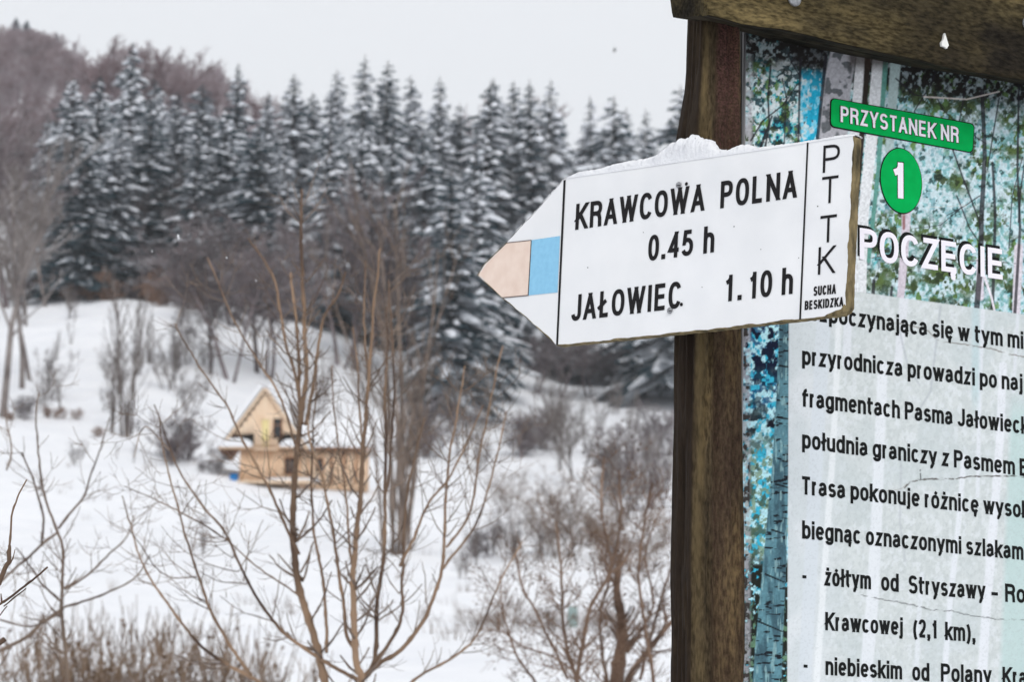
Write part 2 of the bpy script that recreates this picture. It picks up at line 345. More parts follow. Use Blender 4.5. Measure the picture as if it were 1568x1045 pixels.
# blue tub by the corner
tb = at(358, 742, hY - 1.0); V, Qd = tube_vf([(0, 0, 0), (0.01, 0, .15), (0.0, 0.01, .38), (0, 0, .42), (0, 0, .40)], [.24, .28, .32, .34, .28], 10)
o = mesh_np('tub', V, Qd, [M['blue']]); o.location = (tb[0], tb[1], gz(tb[0], tb[1]) - .03)
tag(o, 'blue tub standing in the snow at the left corner of the timber house', 'tub')
xb, yb = -.1, -.1
# teal barrel in the brush
bb = base(877, 962); V, Qd = tube_vf([(0, 0, 0), (0, .005, .2), (0, 0, .45), (0, .005, .62), (0, 0, .66), (0, 0, .64)], [.15, .17, .17, .15, .14, .02], 12)
o = mesh_np('barrel', V, Qd, [M['teal']], smooth=True); o.location = bb; tag(o, 'small pale teal barrel in the brown brush left of the post', 'barrel')

# ------------------------------------------------------------------ spruces
def spruce_meshes(seed, H=24.0, R=3.6, frost=False, snowy=1.0):
    r = np.random.default_rng(seed)
    tv, tq = tube_vf([(0, 0, -1.0), (0, 0, 2), (0.05, 0, H * .5), (0, 0, H * .93), (0, 0.0, H * 1.0)], [.33, .28, .16, .06, .03], 7)
    NV = []; NQ = []; SV = []; SQ = []; nv = 0; sv = 0
    NB_ = int(52 * H / 5)
    for b in range(NB_):
        for _one in (0,):
            q_ = (b + r.random()) / NB_; z = H * (0.10 + 0.89 * (1 - (1 - q_) ** .80) / 1.0)
            f = 1 - z / H
            Rz = 1.12 * R * (np.clip(f, 0, 1) ** 0.68) * (1 + .16 * math.sin(z * 1.9 + seed)) + 0.12
            az = b * 2.39996 + r.normal() * .3; L = Rz * r.uniform(.55, 1.18); zz = z
            up = 0.40 * max(0, .45 - f) + 0.03; droop = r.uniform(.32, .72) * (0.55 + .75 * f)
            n = 6; t = np.linspace(0, 1, n)
            rad = L * t; dz = L * (up * t - droop * t ** 1.7)
            dz[-1] += 0.04 * L
            bend = r.normal() * .12 * t ** 2 * L
            ca, sa = math.cos(az), math.sin(az)
            sp = np.stack([ca * rad - sa * bend, sa * rad + ca * bend, zz + dz], 1)
            side = np.array([-sa, ca, 0.0])
            # needle blades along the bough
            wmax = 0.24 * L + .16
            m = int(6 + L * 2.6); tt = np.linspace(0.12, 1.0, m)
            P = np.stack([np.interp(tt, t, sp[:, k]) for k in range(3)], 1)
            prof = np.sin(np.clip(tt, 0, 1) * 2.6 + .35) * wmax
            for sgn in (-1, 1, 0):
                ln = prof * r.uniform(.7, 1.2, m) + .05
                if sgn == 0: dirv = np.stack([np.full(m, ca * .2), np.full(m, sa * .2), np.full(m, -1.0)], 1) * (.38 * ln)[:, None]
                else: dirv = (side * sgn)[None] * ln[:, None] + np.array([ca, sa, 0])[None] * (ln * .55)[:, None] + np.array([0, 0, -1.0])[None] * (ln * r.uniform(.25, .6, m))[:, None]
                wv = np.array([ca, sa, 0])[None] * (.16 * L / 2 + .07)
                A = P - wv * .6; B = P + wv * .6; Cc = P + dirv + wv * .2; Dd = P + dirv - wv * .15
                q = np.stack([A, B, Cc, Dd], 1).reshape(-1, 3)
                NV.append(q); NQ.append(np.arange(4 * m).reshape(m, 4) + nv); nv += 4 * m
            # snow pads
            if r.random() < 0.96 * snowy * min(1, .25 + f * 4) and L > .5:
                t0 = r.uniform(.04, .22); t1 = r.uniform(.8, 1.0); k = 6
                ts = np.linspace(t0, t1, k); P = np.stack([np.interp(ts, t, sp[:, j]) for j in range(3)], 1)
                wd = np.sin(np.linspace(.25, 2.95, k)) * wmax * r.uniform(.40, .86) * r.uniform(.6, 1.3, k)
                th = np.sin(np.linspace(.3, 2.9, k)) * r.uniform(.14, .34) + .05
                lf = P + side * wd[:, None] + np.array([0, 0, 1]) * (-.38 * wd + .02)[:, None]
                rt = P - side * wd[:, None] + np.array([0, 0, 1]) * (-.38 * wd + .02)[:, None]
                tp = P + np.array([0, 0, 1]) * (th + .03)[:, None]
                V = np.concatenate([lf, tp, rt]); i = np.arange(k - 1)
                q = np.concatenate([np.stack([i, i + 1, i + 1 + k, i + k], 1), np.stack([i + k, i + k + 1, i + 1 + 2 * k, i + 2 * k], 1)])
                SV.append(V); SQ.append(q + sv); sv += len(V)
                # small clods on side twigs
                for s_ in range(3):
                    j = r.integers(1, 5); c = P[j] + side * (wd[j] * r.choice([-1, 1]) * r.uniform(1.1, 1.7)) + np.array([ca, sa, 0]) * r.uniform(.1, .3) * L + np.array([0, 0, -.55 * abs(wd[j])])
                    e = r.uniform(.07, .17); dd = np.array([ca, sa, -.5]) * e * 2.2
                    V = np.array([c - dd, c + side * e, c + dd, c - side * e, c + [0, 0, e * .7]]); SV.append(V)
                    SQ.append(np.array([[0, 1, 4, 4], [1, 2, 4, 4], [2, 3, 4, 4], [3, 0, 4, 4]])[:, :3].repeat(1, 0)[:, [0, 1, 2, 2]] + sv); sv += 5
    return (tv, tq), (np.concatenate(NV), np.concatenate(NQ)), (np.concatenate(SV), np.concatenate(SQ))
def fix_tri(q):
    t = q[:, 2] == q[:, 3]; return [q[~t], q[t][:, :3]]
SPR = []
for s, (H, R, fr, sn) in enumerate([(24, 4.6, 0, 1), (24, 4.1, 0, 1), (24, 5.0, 0, .95), (24, 3.6, 1, 1), (24, 4.3, 1, 1), (24, 3.5, 0, .8)]):
    T, N_, S_ = spruce_meshes(100 + s, H, R, fr, sn)
    a = mesh_np('trunk', T[0], T[1], [M['trunk_dark']], link=False)
    b = mesh_np('crown', N_[0], N_[1], [M['needle_frost' if fr else 'needle']], link=False)
    c = mesh_np('snow', S_[0], fix_tri(S_[1]), [M['snow_tree']], smooth=True, link=False)
    SPR.append((a.data, b.data, c.data))
def put_tree(kind, meshes, names, loc, sxy, sz, rz, label, cat, group):
    r = empty(kind, loc, rz); r.rotation_euler = (random.gauss(0, .018), random.gauss(0, .018), rz); r.scale = (sxy, sxy, sz); tag(r, label, cat, group)
    for me, nm in zip(meshes, names):
        o = bpy.data.objects.new(nm, me); C.objects.link(o); o.parent = r
    return r
def spruce(px, top, Y, var=None, wide=1.0, label=None, group='snow-covered spruces on the hillside'):
    p = on_ground(px, Y); tz = at(px, top, Y)[2]; H = tz - p[2]; s = H / 24.0
    v = SPR[var if var is not None else random.randrange(6)]
    wide *= random.uniform(.85, 1.35)
    return put_tree('spruce_tree', v, ('trunk', 'crown', 'snow'), p, s ** .55 * wide, s, random.random() * 6.28, label or 'snow-laden spruce in the dense rows of the hillside forest', 'spruce', group)
# skyline trees, each singled out by where its tip stands
sky_tips = [
 (100, 118, 285, 'outermost left snowy spruce, beside the grey bare trees'), (136, 112, 300, 'spruce tip left of the tallest left-hand spruce'),
 (188, 62, 280, 'tallest broad snowy spruce at the left end of the forest'), (228, 118, 300, 'snowy spruce just right of the tallest left-hand spruce'),
 (262, 138, 285, 'low-tipped snowy spruce below the red crowns on the ridge'), (303, 128, 290, 'snowy spruce left of the slim spire spruce'),
 (349, 92, 280, 'slim dark-tipped spruce spire below the right end of the ridge'), (398, 140, 300, 'pale snowy spruce in the dip between two spires'),
 (441, 113, 285, 'spruce spire left of the twin tallest middle spires'), (480, 140, 300, 'shorter spruce left of the highest middle spire'),
 (505, 108, 295, 'thin spruce tip touching the highest middle spire'), (546, 86, 278, 'highest spruce spire in the middle of the forest'),
 (586, 92, 280, 'slender spruce spire right of the highest middle one'), (630, 116, 290, 'pale slender spruce with a frosted tip mid-forest'),
 (667, 114, 285, 'dark narrow spruce spire right of the pale slender one'), (702, 160, 300, 'lower spruce in the notch of the skyline'),
 (733, 120, 285, 'spruce spire right of the notch in the skyline'), (768, 118, 292, 'pale thin spruce in the right-hand cluster of tips'),
 (793, 124, 296, 'brownish-tipped spruce in the right-hand cluster of tips'), (820, 120, 286, 'left one of the two touching dark tips above the sign'),
 (832, 122, 290, 'right one of the two touching dark tips above the sign'), (863, 152, 290, 'short spruce tip above the sloping edge of the arrow sign'),
 (905, 150, 300, 'needle-thin spruce tip above the snow on the sign'), (937, 148, 282, 'blunt dark spruce above the snow-topped sign edge'),
 (966, 165, 300, 'small faint spruce tip right of the blunt dark spruce'), (991, 164, 290, 'last small spruce tip before the gap by the post'),
 (1038, 130, 262, 'big blue-green spruce half hidden behind the board post')]
vi = [2, 1, 0, 4, 3, 4, 5, 3, 1, 4, 3, 5, 5, 4, 1, 4, 1, 3, 1, 5, 1, 4, 3, 0, 3, 5, 2]
for (px, tp, Y, lb), v in zip(sky_tips, vi):
    spruce(px, tp, Y, v, 1.12, lb)
# front row, whole trees seen against the forest
front = [(120, 215, 262, 'snowy spruce at the left forest edge behind grey bare crowns'), (165, 190, 266, 'spruce with long white boughs left of the dark bare crown'),
 (222, 150, 268, 'spruce with a thick white diagonal bough above the dark bare crown'), (290, 190, 266, 'spruce with stacked white boughs right of the dark bare crown'),
 (338, 165, 268, 'full snowy spruce below the slim spire at the ridge end'), (392, 190, 264, 'wide dark spruce with heavy white boughs left of the tall twig'),
 (432, 205, 262, 'dark spruce right behind the tip of the tall brown twig'), (500, 170, 262, 'snow-streaked spruce right of the tall brown twig'),
 (548, 190, 266, 'snow-striped spruce below the highest spire'), (600, 200, 266, 'snowy spruce behind the upper brown alder crown'),
 (650, 200, 262, 'dense white-striped spruce in the forest centre'), (692, 262, 232, 'dark spruce standing forward alone at the forest foot'),
 (735, 225, 248, 'snowy spruce left of the arrow tip'), (752, 205, 264, 'spruce with a herringbone of white boughs left of the arrow'),
 (800, 185, 264, 'large herringbone-patterned spruce above the arrow point'), (855, 185, 270, 'dark snowy spruce rising over the arrow shoulder'),
 (900, 200, 272, 'dense spruce behind the left part of the sign snow'), (950, 205, 275, 'spruce behind the snow heap on the sign'),
 (1000, 205, 275, 'frosty spruce just left of the post top')]
for px, tp, Y, lb in front: spruce(px, tp, Y + (24 if px > 740 else 0), None, 1.15, lb)
rr = random.Random(3)
for px in range(60, 1120, 38):
    for row, (Y, dy) in enumerate(((306, 20), (322, 30))):
        p = px + rr.uniform(-9, 9) + row * 12
        top = np.interp(p, [60, 190, 260, 350, 440, 545, 700, 830, 1000, 1100], [150, 130, 160, 150, 165, 140, 168, 160, 195, 190]) + rr.uniform(-4, 26) + dy * .6
        spruce(p, top, Y + rr.uniform(-6, 6), rr.choice([0, 1, 3, 4, 4]), 1.1, 'snow-covered spruce in the packed back rows of the forest, only its tip showing', 'back-row spruces of the forest')

# ------------------------------------------------------------------ bare trees
def bare(seed, H=14.0, spread=.55, stems=1, dens=1.0, tw=.03, upright=.6, r0=.2, kids=(4, 4, 4, 3), start=.3, lenf=.5, leank=1.0):
    r = np.random.default_rng(seed); tr = []; cr = []
    def grow(p, d, L, R, lev):
        nseg = 5 if lev == 0 else 3; pts = [p]; dd = d.copy()
        for i in range(nseg):
            dd = dd + r.normal(0, .10 if lev == 0 else .16, 3); dd[2] += upright * .12 * (1 if lev else .6); dd /= np.linalg.norm(dd)
            pts.append(pts[-1] + dd * L / nseg)
        rad = np.linspace(R, R * (.3 if lev == 0 else .45), nseg + 1)
        for i in range(nseg): (tr if lev == 0 else cr).append((pts[i], pts[i + 1], max(rad[i], tw * .5), max(rad[i + 1], tw * .4)))
        if lev >= len(kids): return
        nk = max(1, int(round(kids[lev] * dens * (2.4 if lev == 0 else 1))))
        for k in range(nk):
            t = r.uniform(start if lev == 0 else .15, 1.0) * nseg; i = min(int(t), nseg - 1); q = pts[i] + (pts[i + 1] - pts[i]) * (t - i)
            ax = r.normal(0, 1, 3); ax[2] *= .4; ax -= ax.dot(dd) * dd; ax /= np.linalg.norm(ax)
            nd = dd * (1 - spread * .5) + ax * spread * r.uniform(.7, 1.4); nd[2] += .12 * upright; nd /= np.linalg.norm(nd)
            grow(q, nd, L * lenf * r.uniform(.7, 1.2) * (1.15 - .5 * t / nseg if lev == 0 else 1), max(R * .45 * r.uniform(.7, 1.1), tw * .5), lev + 1)
    for s in range(stems):
        a = r.random() * 6.28; lean = (.04 if stems == 1 else r.uniform(.05, .28) * leank)
        off = 0 if stems == 1 else r.uniform(.1, .45)
        grow(np.array([math.cos(a) * off, math.sin(a) * off, -.3]), np.array([math.cos(a) * lean, math.sin(a) * lean, 1.]), H * .8 * (1 if stems == 1 else r.uniform(.7, 1)), r0 * (1 if stems == 1 else r.uniform(.5, 1)), 0)
    def mk(L, k):
        A = [x[0] for x in L]; B = [x[1] for x in L]; return frusta(A, B, [x[2] for x in L], [x[3] for x in L], k)
    (a, b), (c, d) = mk(tr, 6), mk(cr, 3); s = H / max(c[:, 2].max(), .1)
    return (a * s, b), (c * s, d)
BT = {}
def bt(key, mt, n, **kw):
    BT[key] = []
    for k in range(n):
        (a, b), (c, d) = bare(hash_(key) + k, **kw)
        A = mesh_np('trunk', a, b, [M[mt]], link=False, smooth=True); B = mesh_np('crown', c, d, [M[mt]], link=False)
        BT[key].append((A.data, B.data))
def hash_(s): return sum(ord(c) * (i + 3) for i, c in enumerate(s))
bt('dark', 'bark_dark', 3, H=14, spread=.6, dens=1.3, tw=.042, r0=.24, kids=(5, 5, 4, 3))
bt('purple', 'bark_purple', 3, H=13, spread=.6, dens=1.1, tw=.042, r0=.2, kids=(5, 5, 4, 3), stems=2)
bt('frost', 'bark_frost', 3, H=16, spread=.42, dens=1.0, tw=.035, r0=.17, kids=(6, 5, 4, 3), start=.25, lenf=.38, upright=1.0)
bt('scrub', 'bark_frost', 3, H=4, spread=.5, dens=1.0, tw=.016, r0=.04, kids=(5, 4, 3), stems=6, start=.15, lenf=.4, upright=1.)
bt('red', 'bark_red', 3, H=14, spread=.45, dens=1.3, tw=.05, r0=.2, kids=(5, 4, 4, 3))
bt('grey', 'bark_grey', 3, H=10, spread=.45, dens=1.0, tw=.03, r0=.13, kids=(5, 4, 3), stems=4, start=.2)
bt('shrub', 'bark_purple', 3, H=3, spread=.7, dens=1.1, tw=.018, r0=.035, kids=(4, 4, 3), stems=10, start=.1, lenf=.45)
bt('rusty', 'bark_brown', 3, H=4, spread=.6, dens=.8, tw=.017, r0=.035, kids=(4, 4, 3), stems=9, start=.1, lenf=.5)
bt('beech', 'leaf_orange', 2, H=3, spread=.7, dens=1.2, tw=.04, r0=.05, kids=(4, 4, 3), stems=3, start=.05)
bt('alder', 'bark_alder', 2, H=17, spread=.42, dens=.62, tw=.024, r0=.12, kids=(6, 5, 4), stems=8, start=.25, upright=1.1, lenf=.26, leank=.75)
bt('slim', 'bark_grey', 2, H=10, spread=.5, dens=.6, tw=.02, r0=.10, kids=(5, 4, 3), stems=3, start=.15, upright=1.2, lenf=.32, leank=.6)
def tree(kind, px, py, top, label, wide=1.0, name='bare_tree', cat='bare tree', group=None, var=None, p=None):
    if p is None: p = base(px, py)
    H0 = {'dark': 14, 'purple': 13, 'frost': 16, 'red': 14, 'grey': 10, 'shrub': 3, 'rusty': 4, 'beech': 3, 'alder': 17, 'slim': 10, 'scrub': 4}[kind]
    H = at(px, top, p[1])[2] - p[2]; s = max(H, .3) / H0
    v = BT[kind][var if var is not None else random.randrange(len(BT[kind]))]
    return put_tree(name, v, ('trunk', 'crown'), p, s * wide, s, random.random() * 6.28, label, cat, group)
G1 = 'bare trees along the forest foot'
tree('dark', 246, 452, 215, 'darkest round-crowned bare tree in front of the left spruces', 1.25, group=G1)
tree('dark', 222, 456, 262, 'dark bare tree leaning on the left side of the darkest round crown', 1.1, group=G1)
tree('dark', 196, 452, 300, 'dark trunk with snowy branches at the upper edge of the snowfield', 1.0, group=G1)
tree('purple', 300, 462, 300, 'purplish bare tree right of the darkest round crown', 1.1, group=G1)
tree('dark', 322, 574, 360, 'stout dark trunk with a short crown above the house gable, leftmost of four', 1.0, group=G1)
tree('purple', 358, 584, 330, 'thin dark trunk with reddish crown above the gable, second of four', 1.15, group=G1)
tree('dark', 394, 572, 340, 'bare tree with forked dark trunk directly above the gable tip', 1.1, group=G1)
tree('purple', 415, 582, 360, 'bare tree behind the tall brown twig, rightmost of four above the gable', 1.1, group=G1)
tree('dark', 276, 500, 372, 'small dark bare tree between snowfield and the four trunks', 1.0, group=G1)
tree('purple', 356, 500, 322, 'brown-violet crown filling the gap below the wide dark spruce', 1.2, group=G1)
tree('purple', 520, 560, 330, 'brownish bare tree left of the alder clump crown', 1.1, group=G1)
tree('purple', 560, 575, 250, 'tall brown bare crown in front of the middle spruces', 1.15, group=G1)
tree('dark', 628, 590, 330, 'dark bare tree right behind the alder clump', 1.0, group=G1)
tree('purple', 662, 580, 360, 'brown bare tree left of the forward dark spruce', 1.0, group=G1)
G2 = 'frosted bare trees at the left edge'
for px, py, tp, lb, k in ((4, 640, 190, 'thick frosted grey tree cut by the left edge of view', 'frost'), (-30, 620, 120, 'tall grey tree whose branches enter from beyond the left edge', 'frost'),
    (34, 596, 225, 'frosted grey tree with a leaning dark trunk near the left edge', 'frost'), (46, 582, 262, 'grey tree with thin upright trunk, rightmost at the left edge', 'frost'),
    (70, 470, 200, 'beige frosted crown left of the outermost spruce', 'frost'), (20, 470, 150, 'brownish bare tree behind the frosted ones at the left edge', 'purple'),
    (95, 460, 290, 'low frosted tree before the outermost spruce', 'frost'), (130, 452, 320, 'frosted bare tree at the left corner of the snowfield', 'frost'), (40, 500, 320, 'low greyish bare tree between the two leaning left trunks', 'frost')):
    tree(k, px, py, tp, lb, 1.15, group=G2)
for px, py, tp, lb in ((172, 665, 455, 'left stem group of the slender clump on the open snow'), (189, 670, 398, 'tallest slender dark-stemmed tree standing on the open snow'), (199, 667, 440, 'right stem group of the slender clump on the open snow')):
    tree('slim', px, py, tp, lb, .8, group='slender clump on the open snow')
G3 = 'purple-red bare trees on the far ridge'
rr = random.Random(5)
for k in range(210):
    px = rr.uniform(-20, 430) if k < 110 else rr.uniform(-30, 170); Y = rr.uniform(330, 620)
    p = on_ground(px, Y); q = pix(p)[1]
    lim = np.interp(px, [-20, 60, 130, 160, 230, 330, 430], [35, 45, 110, 70, 55, 110, 150])
    H = rr.uniform(11, 16); top = pix(p + np.array([0, 0, H]))[1]
    if top < lim:
        H = (pix(p)[1] - lim) / F * Y
        if H < 6: continue
    s = H / 14
    put_tree('bare_tree', BT['red'][k % 3], ('trunk', 'crown'), p, s * 1.2, s, rr.random() * 6.28, 'reddish bare tree in the mass on the far ridge above the spruces', 'bare tree', G3)
for px, tp, Y, lb in ((5, 26, 625, 'distant spruce tip on the ridge at the left edge'), (22, 30, 630, 'tiny distant spruce tip second from the left edge'), (70, 48, 600, 'lone distant spruce tip where the far ridge starts to fall')):
    spruce(px, tp, Y, 3, 1.0, lb, 'distant ridge spruces')
for px, tp, lb in ((172, 58, 'rust-red crown left behind the tallest left-hand spruce'), (215, 52, 'tall feathery reddish crown on the ridge right of the tallest left spruce'), (243, 62, 'dark reddish pointed crown on the ridge'), (270, 85, 'red-brown round crown on the falling ridge'), (292, 105, 'lower red-brown crown on the falling ridge'), (390, 128, 'last small red crown at the right end of the ridge'), (795, 150, 'red-brown bare crown among the right-hand spruce tips')):
    Y = 345 if px < 700 else 318; p = on_ground(px, Y); tree('red', px, 0, tp, lb, .95, p=p, group='reddish crowns rising behind the spruces')
G4 = 'bare trees and shrubs on the right-hand slope'
rs = [('grey', 886, 738, 560, 'many-stemmed bare tree with dark base midway between arrow and post foot'), ('grey', 868, 700, 590, 'slim bare stems left of the dark-based tree below the sign'),
 ('purple', 855, 610, 508, 'violet-brown bush-like tree under the lower edge of the sign'), ('purple', 900, 608, 506, 'violet-brown tree under the black Jałowiec lettering'), ('purple', 945, 609, 510, 'violet-brown tree below the middle of the sign'),
 ('purple', 985, 610, 503, 'bare tree with small trunk left of the post below the sign'), ('purple', 1015, 606, 498, 'snowy violet bare tree touching the post left side'), ('dark', 925, 606, 548, 'small dark-trunked tree among the violet trees below the sign'), ('purple', 820, 604, 498, 'bare tree behind the lower corner of the arrow'),
 ('shrub', 800, 700, 625, 'grey shrub on the snow right of the brown bush'), ('shrub', 822, 690, 620, 'twiggy shrub above the row of brown bushes'), ('rusty', 778, 785, 712, 'brown-grey bush on a snowy hump'),
 ('rusty', 842, 850, 740, 'rust-brown bush below the dark-based tree'), ('rusty', 862, 855, 700, 'tall rusty stems right of the rust-brown bush'), ('shrub', 948, 735, 640, 'dark shrub left of the post middle'), ('grey', 952, 800, 640, 'slim brown bare tree left of the post'),
 ('shrub', 990, 780, 690, 'loose grey shrub close to the post left side'), ('rusty', 905, 840, 770, 'brown shrub between the rusty stems and the post'), ('rusty', 940, 860, 760, 'brown shrub nearer the post on the slope'), ('rusty', 990, 870, 770, 'brown shrub beside the post left edge'), ('shrub', 735, 855, 800, 'low faint shrub on the snow right of the alder clump'),
 ('grey', 705, 700, 560, 'slim bare sapling right of the alder clump'), ('shrub', 655, 700, 600, 'faint grey shrub right of the alder clump'), ('shrub', 1010, 700, 610, 'thin shrub touching the post outline')]
for k, px, py, tp, lb in rs:
    sh = k in ('shrub', 'rusty'); tree(k, px, py, tp, lb, 1.3 if sh else 1.6 if k == 'purple' else 1.0, name='bare_shrub' if sh else 'bare_tree', cat='shrub' if sh else 'bare tree', group=G4)
for px, lb in ((725, 'left end bush of the low brown brush row'), (765, 'second bush of the low brown brush row'), (805, 'middle bush of the low brown brush row'), (845, 'brown bush left of the teal barrel'), (905, 'brown bush right of the teal barrel'), (940, 'right end bush of the low brown brush row')):
    tree('rusty', px, 968, 925, lb, 2.2, name='bare_shrub', cat='shrub', group='low brown brush row')
tree('alder', 600, 850, 250, 'tall many-stemmed alder clump with thick dark base right of the house', .85, name='alder_tree', cat='alder', var=0)
tree('alder', 622, 836, 420, 'thinner alder stems growing at the right foot of the dark clump', .6, name='alder_tree', cat='alder', var=1)
G5 = 'small shrubs on the left snowfield'
for k, px, py, tp, lb in (('shrub', 277, 706, 622, 'dark thorny shrub left of the house'), ('shrub', 262, 712, 660, 'faint shrub left of the dark thorny one'), ('beech', 70, 641, 618, 'reddish low shrub on the snow bench, second from left'), ('shrub', 34, 643, 600, 'dark shrub at the foot of the left trees'),
    ('beech', 88, 642, 622, 'reddish low shrub in the middle of the snow bench'), ('beech', 118, 643, 625, 'reddish low shrub at the right end of the snow bench'), ('beech', 14, 645, 625, 'reddish low shrub nearest the left edge'), ('beech', 146, 670, 652, 'tiny reddish tuft left of the slender clump'), ('shrub', 330, 726, 700, 'low fence-like shrub by the blue tub'),
    ('shrub', 310, 724, 702, 'low shrub left of the one by the blue tub')):
    tree(k, px, py, tp, lb, 1.3, name='bare_shrub', cat='shrub', group=G5)
rr = random.Random(9)
for k in range(26):
    px = 45 + k * 10.5 + rr.uniform(-4, 4); tree(rr.choice(['beech', 'shrub', 'purple']), px, 456 + 1.6 * max(0, k - 13) + rr.uniform(-2, 5), 424 + rr.uniform(-14, 8), 'low rusty sapling along the top edge of the snowfield', 1.2, name='sapling', cat='sapling', group='rusty saplings along the snowfield edge')

rr = random.Random(77)
for (xa, xb, ya, yb, n_, lb, gr) in ((60, 330, 475, 640, 20, 'faint frosted scrub scattered over the upper snowfield', 'frosted scrub on the upper snowfield'), (20, 340, 700, 860, 7, 'thin pale twigs poking through the open left snowfield', 'pale twigs on the left snowfield'), (700, 1015, 610, 900, 24, 'thin grey scrub scattered on the slope left of the post', 'grey scrub on the slope left of the post'), (470, 560, 600, 690, 4, 'thin grey scrub above the wing of the timber house', 'grey scrub above the house wing')):
    for k in range(n_):
        px = rr.uniform(xa, xb); py = rr.uniform(ya, yb); tree('scrub' if k % 3 else 'slim', px, py, py - rr.uniform(45, 95) * (.5 if 'pale' in lb else 1), lb, 1.1, name='bare_shrub', cat='shrub', group=gr)

r = np.random.default_rng(90); A = []; B = []
for k in range(420):
    px = r.uniform(0, 1020); py = r.uniform(480, 1000) if r.random() < .75 else r.uniform(700, 980); Y = None
    d = ray(px, py); Ys = np.linspace(45, 260, 300); P = EYE[None] + d[None] * (Ys / d[1])[:, None]; kk = np.nonzero(ground(P[:, 0], Ys) >= P[:, 2])[0]
    if not len(kk) or float(fbm(np.array(px / 60.), np.array(py / 40.), 2)) < .5: continue
    p = P[kk[0]] - [0, 0, .1]
    for j in range(7):
        v = np.array([r.normal() * .3, r.normal() * .3, 1.0]) * r.uniform(.15, .6); A.append(p + [r.normal() * .15, r.normal() * .15, 0]); B.append(A[-1] + v)
v, q = frusta(A, B, np.full(len(A), .014), np.full(len(A), .006), 3); tag(mesh_np('dry_grass', v, q, [M['bark_brown']]), kind='stuff')

# ------------------------------------------------------------------ near shrubs: real stems and twigs
TW_ = np.random.default_rng(21)
def traced(name, lines, Y0, label, mt, root=None, side=1.0, seed=1, slen=70, knob=True, minw=1.6, sd=26, leaves=0, lsz=.02, wk=1.0):
    """lines: (pixel polyline, width px at start, width px at end, depth offset start, end)"""
    r = np.random.default_rng(seed); L = []; T = []; kn = []
    e = empty(name, root if root is not None else (0, 0, 0)); off = np.array(e.location)
    def emit(pts, w0, w1, d0, d1, lev):
        sp = smooth_line(pts, 7 if lev == 0 else 9); n = len(sp); t = np.linspace(0, 1, n)
        wob = np.cumsum(r.normal(0, .5 if lev == 0 else .9, (n, 2)), 0); wob -= np.linspace(0, 1, n)[:, None] * wob[-1]
        Y = Y0 + d0 + (d1 - d0) * t
        P = np.array([at(sp[i][0] + wob[i, 0], sp[i][1] + wob[i, 1], Y[i]) for i in range(n)])
        R = (w0 + (w1 - w0) * t) / 2 / F * Y
        if knob:
            for k in range(2, n - 1, 6): R[k] *= 1.28
        (L if lev == 0 else T).append(tube_vf(P - off, R, 7 if lev == 0 else 4))
        if lev: kn.extend([P[-1] - off, P[n // 2] - off])
        ln = np.linalg.norm(np.diff(sp, axis=0), axis=1).sum()
        if lev < 3:
            m = int(ln / (sd if lev == 0 else sd * .9) * side)
            for k in range(m):
                i = r.integers(max(1, n // 6), n - 1); dv = sp[min(i + 1, n - 1)] - sp[i - 1]; dv /= np.linalg.norm(dv) + 1e-6
                for s in ((-1, 1) if r.random() < .35 else (r.choice([-1, 1]),)):
                    a = s * r.uniform(.35, 1.0); v = np.array([dv[0] * math.cos(a) - dv[1] * math.sin(a), dv[0] * math.sin(a) + dv[1] * math.cos(a)])
                    ll = slen * r.uniform(.3, 1.3) * (.6 ** lev); w = max(minw * .8 ** lev, min((w0 + (w1 - w0) * t[i]) * .42, 4.0) * .75 ** lev)
                    p0 = sp[i]; p1 = p0 + v * ll * .5; v2 = v + np.array([0, -.35]); v2 /= np.linalg.norm(v2); p2 = p1 + v2 * ll * .5
                    dd = Y[i] - Y0; emit([p0, p1, p2], w, w * .6, dd, dd + r.normal() * .06 * Y0 * ll / 100, lev + 1)
    for ln in lines:
        pts, w0, w1 = ln[:3]; d0, d1 = (ln[3], ln[4]) if len(ln) > 3 else (0, r.normal() * .05 * Y0)
        emit(pts, w0 * wk, w1 * wk, d0, d1, 0)
    v, q = join_vf(L); mesh_np('stems', v, q, [M[mt]], smooth=True, parent=e)
    if T: v, q = join_vf(T); mesh_np('twigs', v, q, [M[mt if mt == 'twig_rust' else 'twig_thin']], parent=e)
    if leaves:
        kn_ = np.array(kn); c = kn_[r.integers(0, len(kn_), leaves)] + r.normal(0, .012, (leaves, 3)); V = []
        for dx in (-1, 1): 
            for dz in (-1, 1): V.append(c + np.stack([dx * lsz * r.uniform(.2, .8, leaves), r.normal(0, lsz * .5, leaves), dz * lsz * r.uniform(.3, 1.0, leaves)], 1))
        V = np.stack([V[0], V[1], V[3], V[2]], 1).reshape(-1, 3); o = mesh_np('dead_leaves', V, np.arange(leaves * 4).reshape(-1, 4), [M['leaf_dead']], parent=e); o['kind'] = 'stuff'
    return tag(e, label, 'shrub')
B2 = (553, 1045)
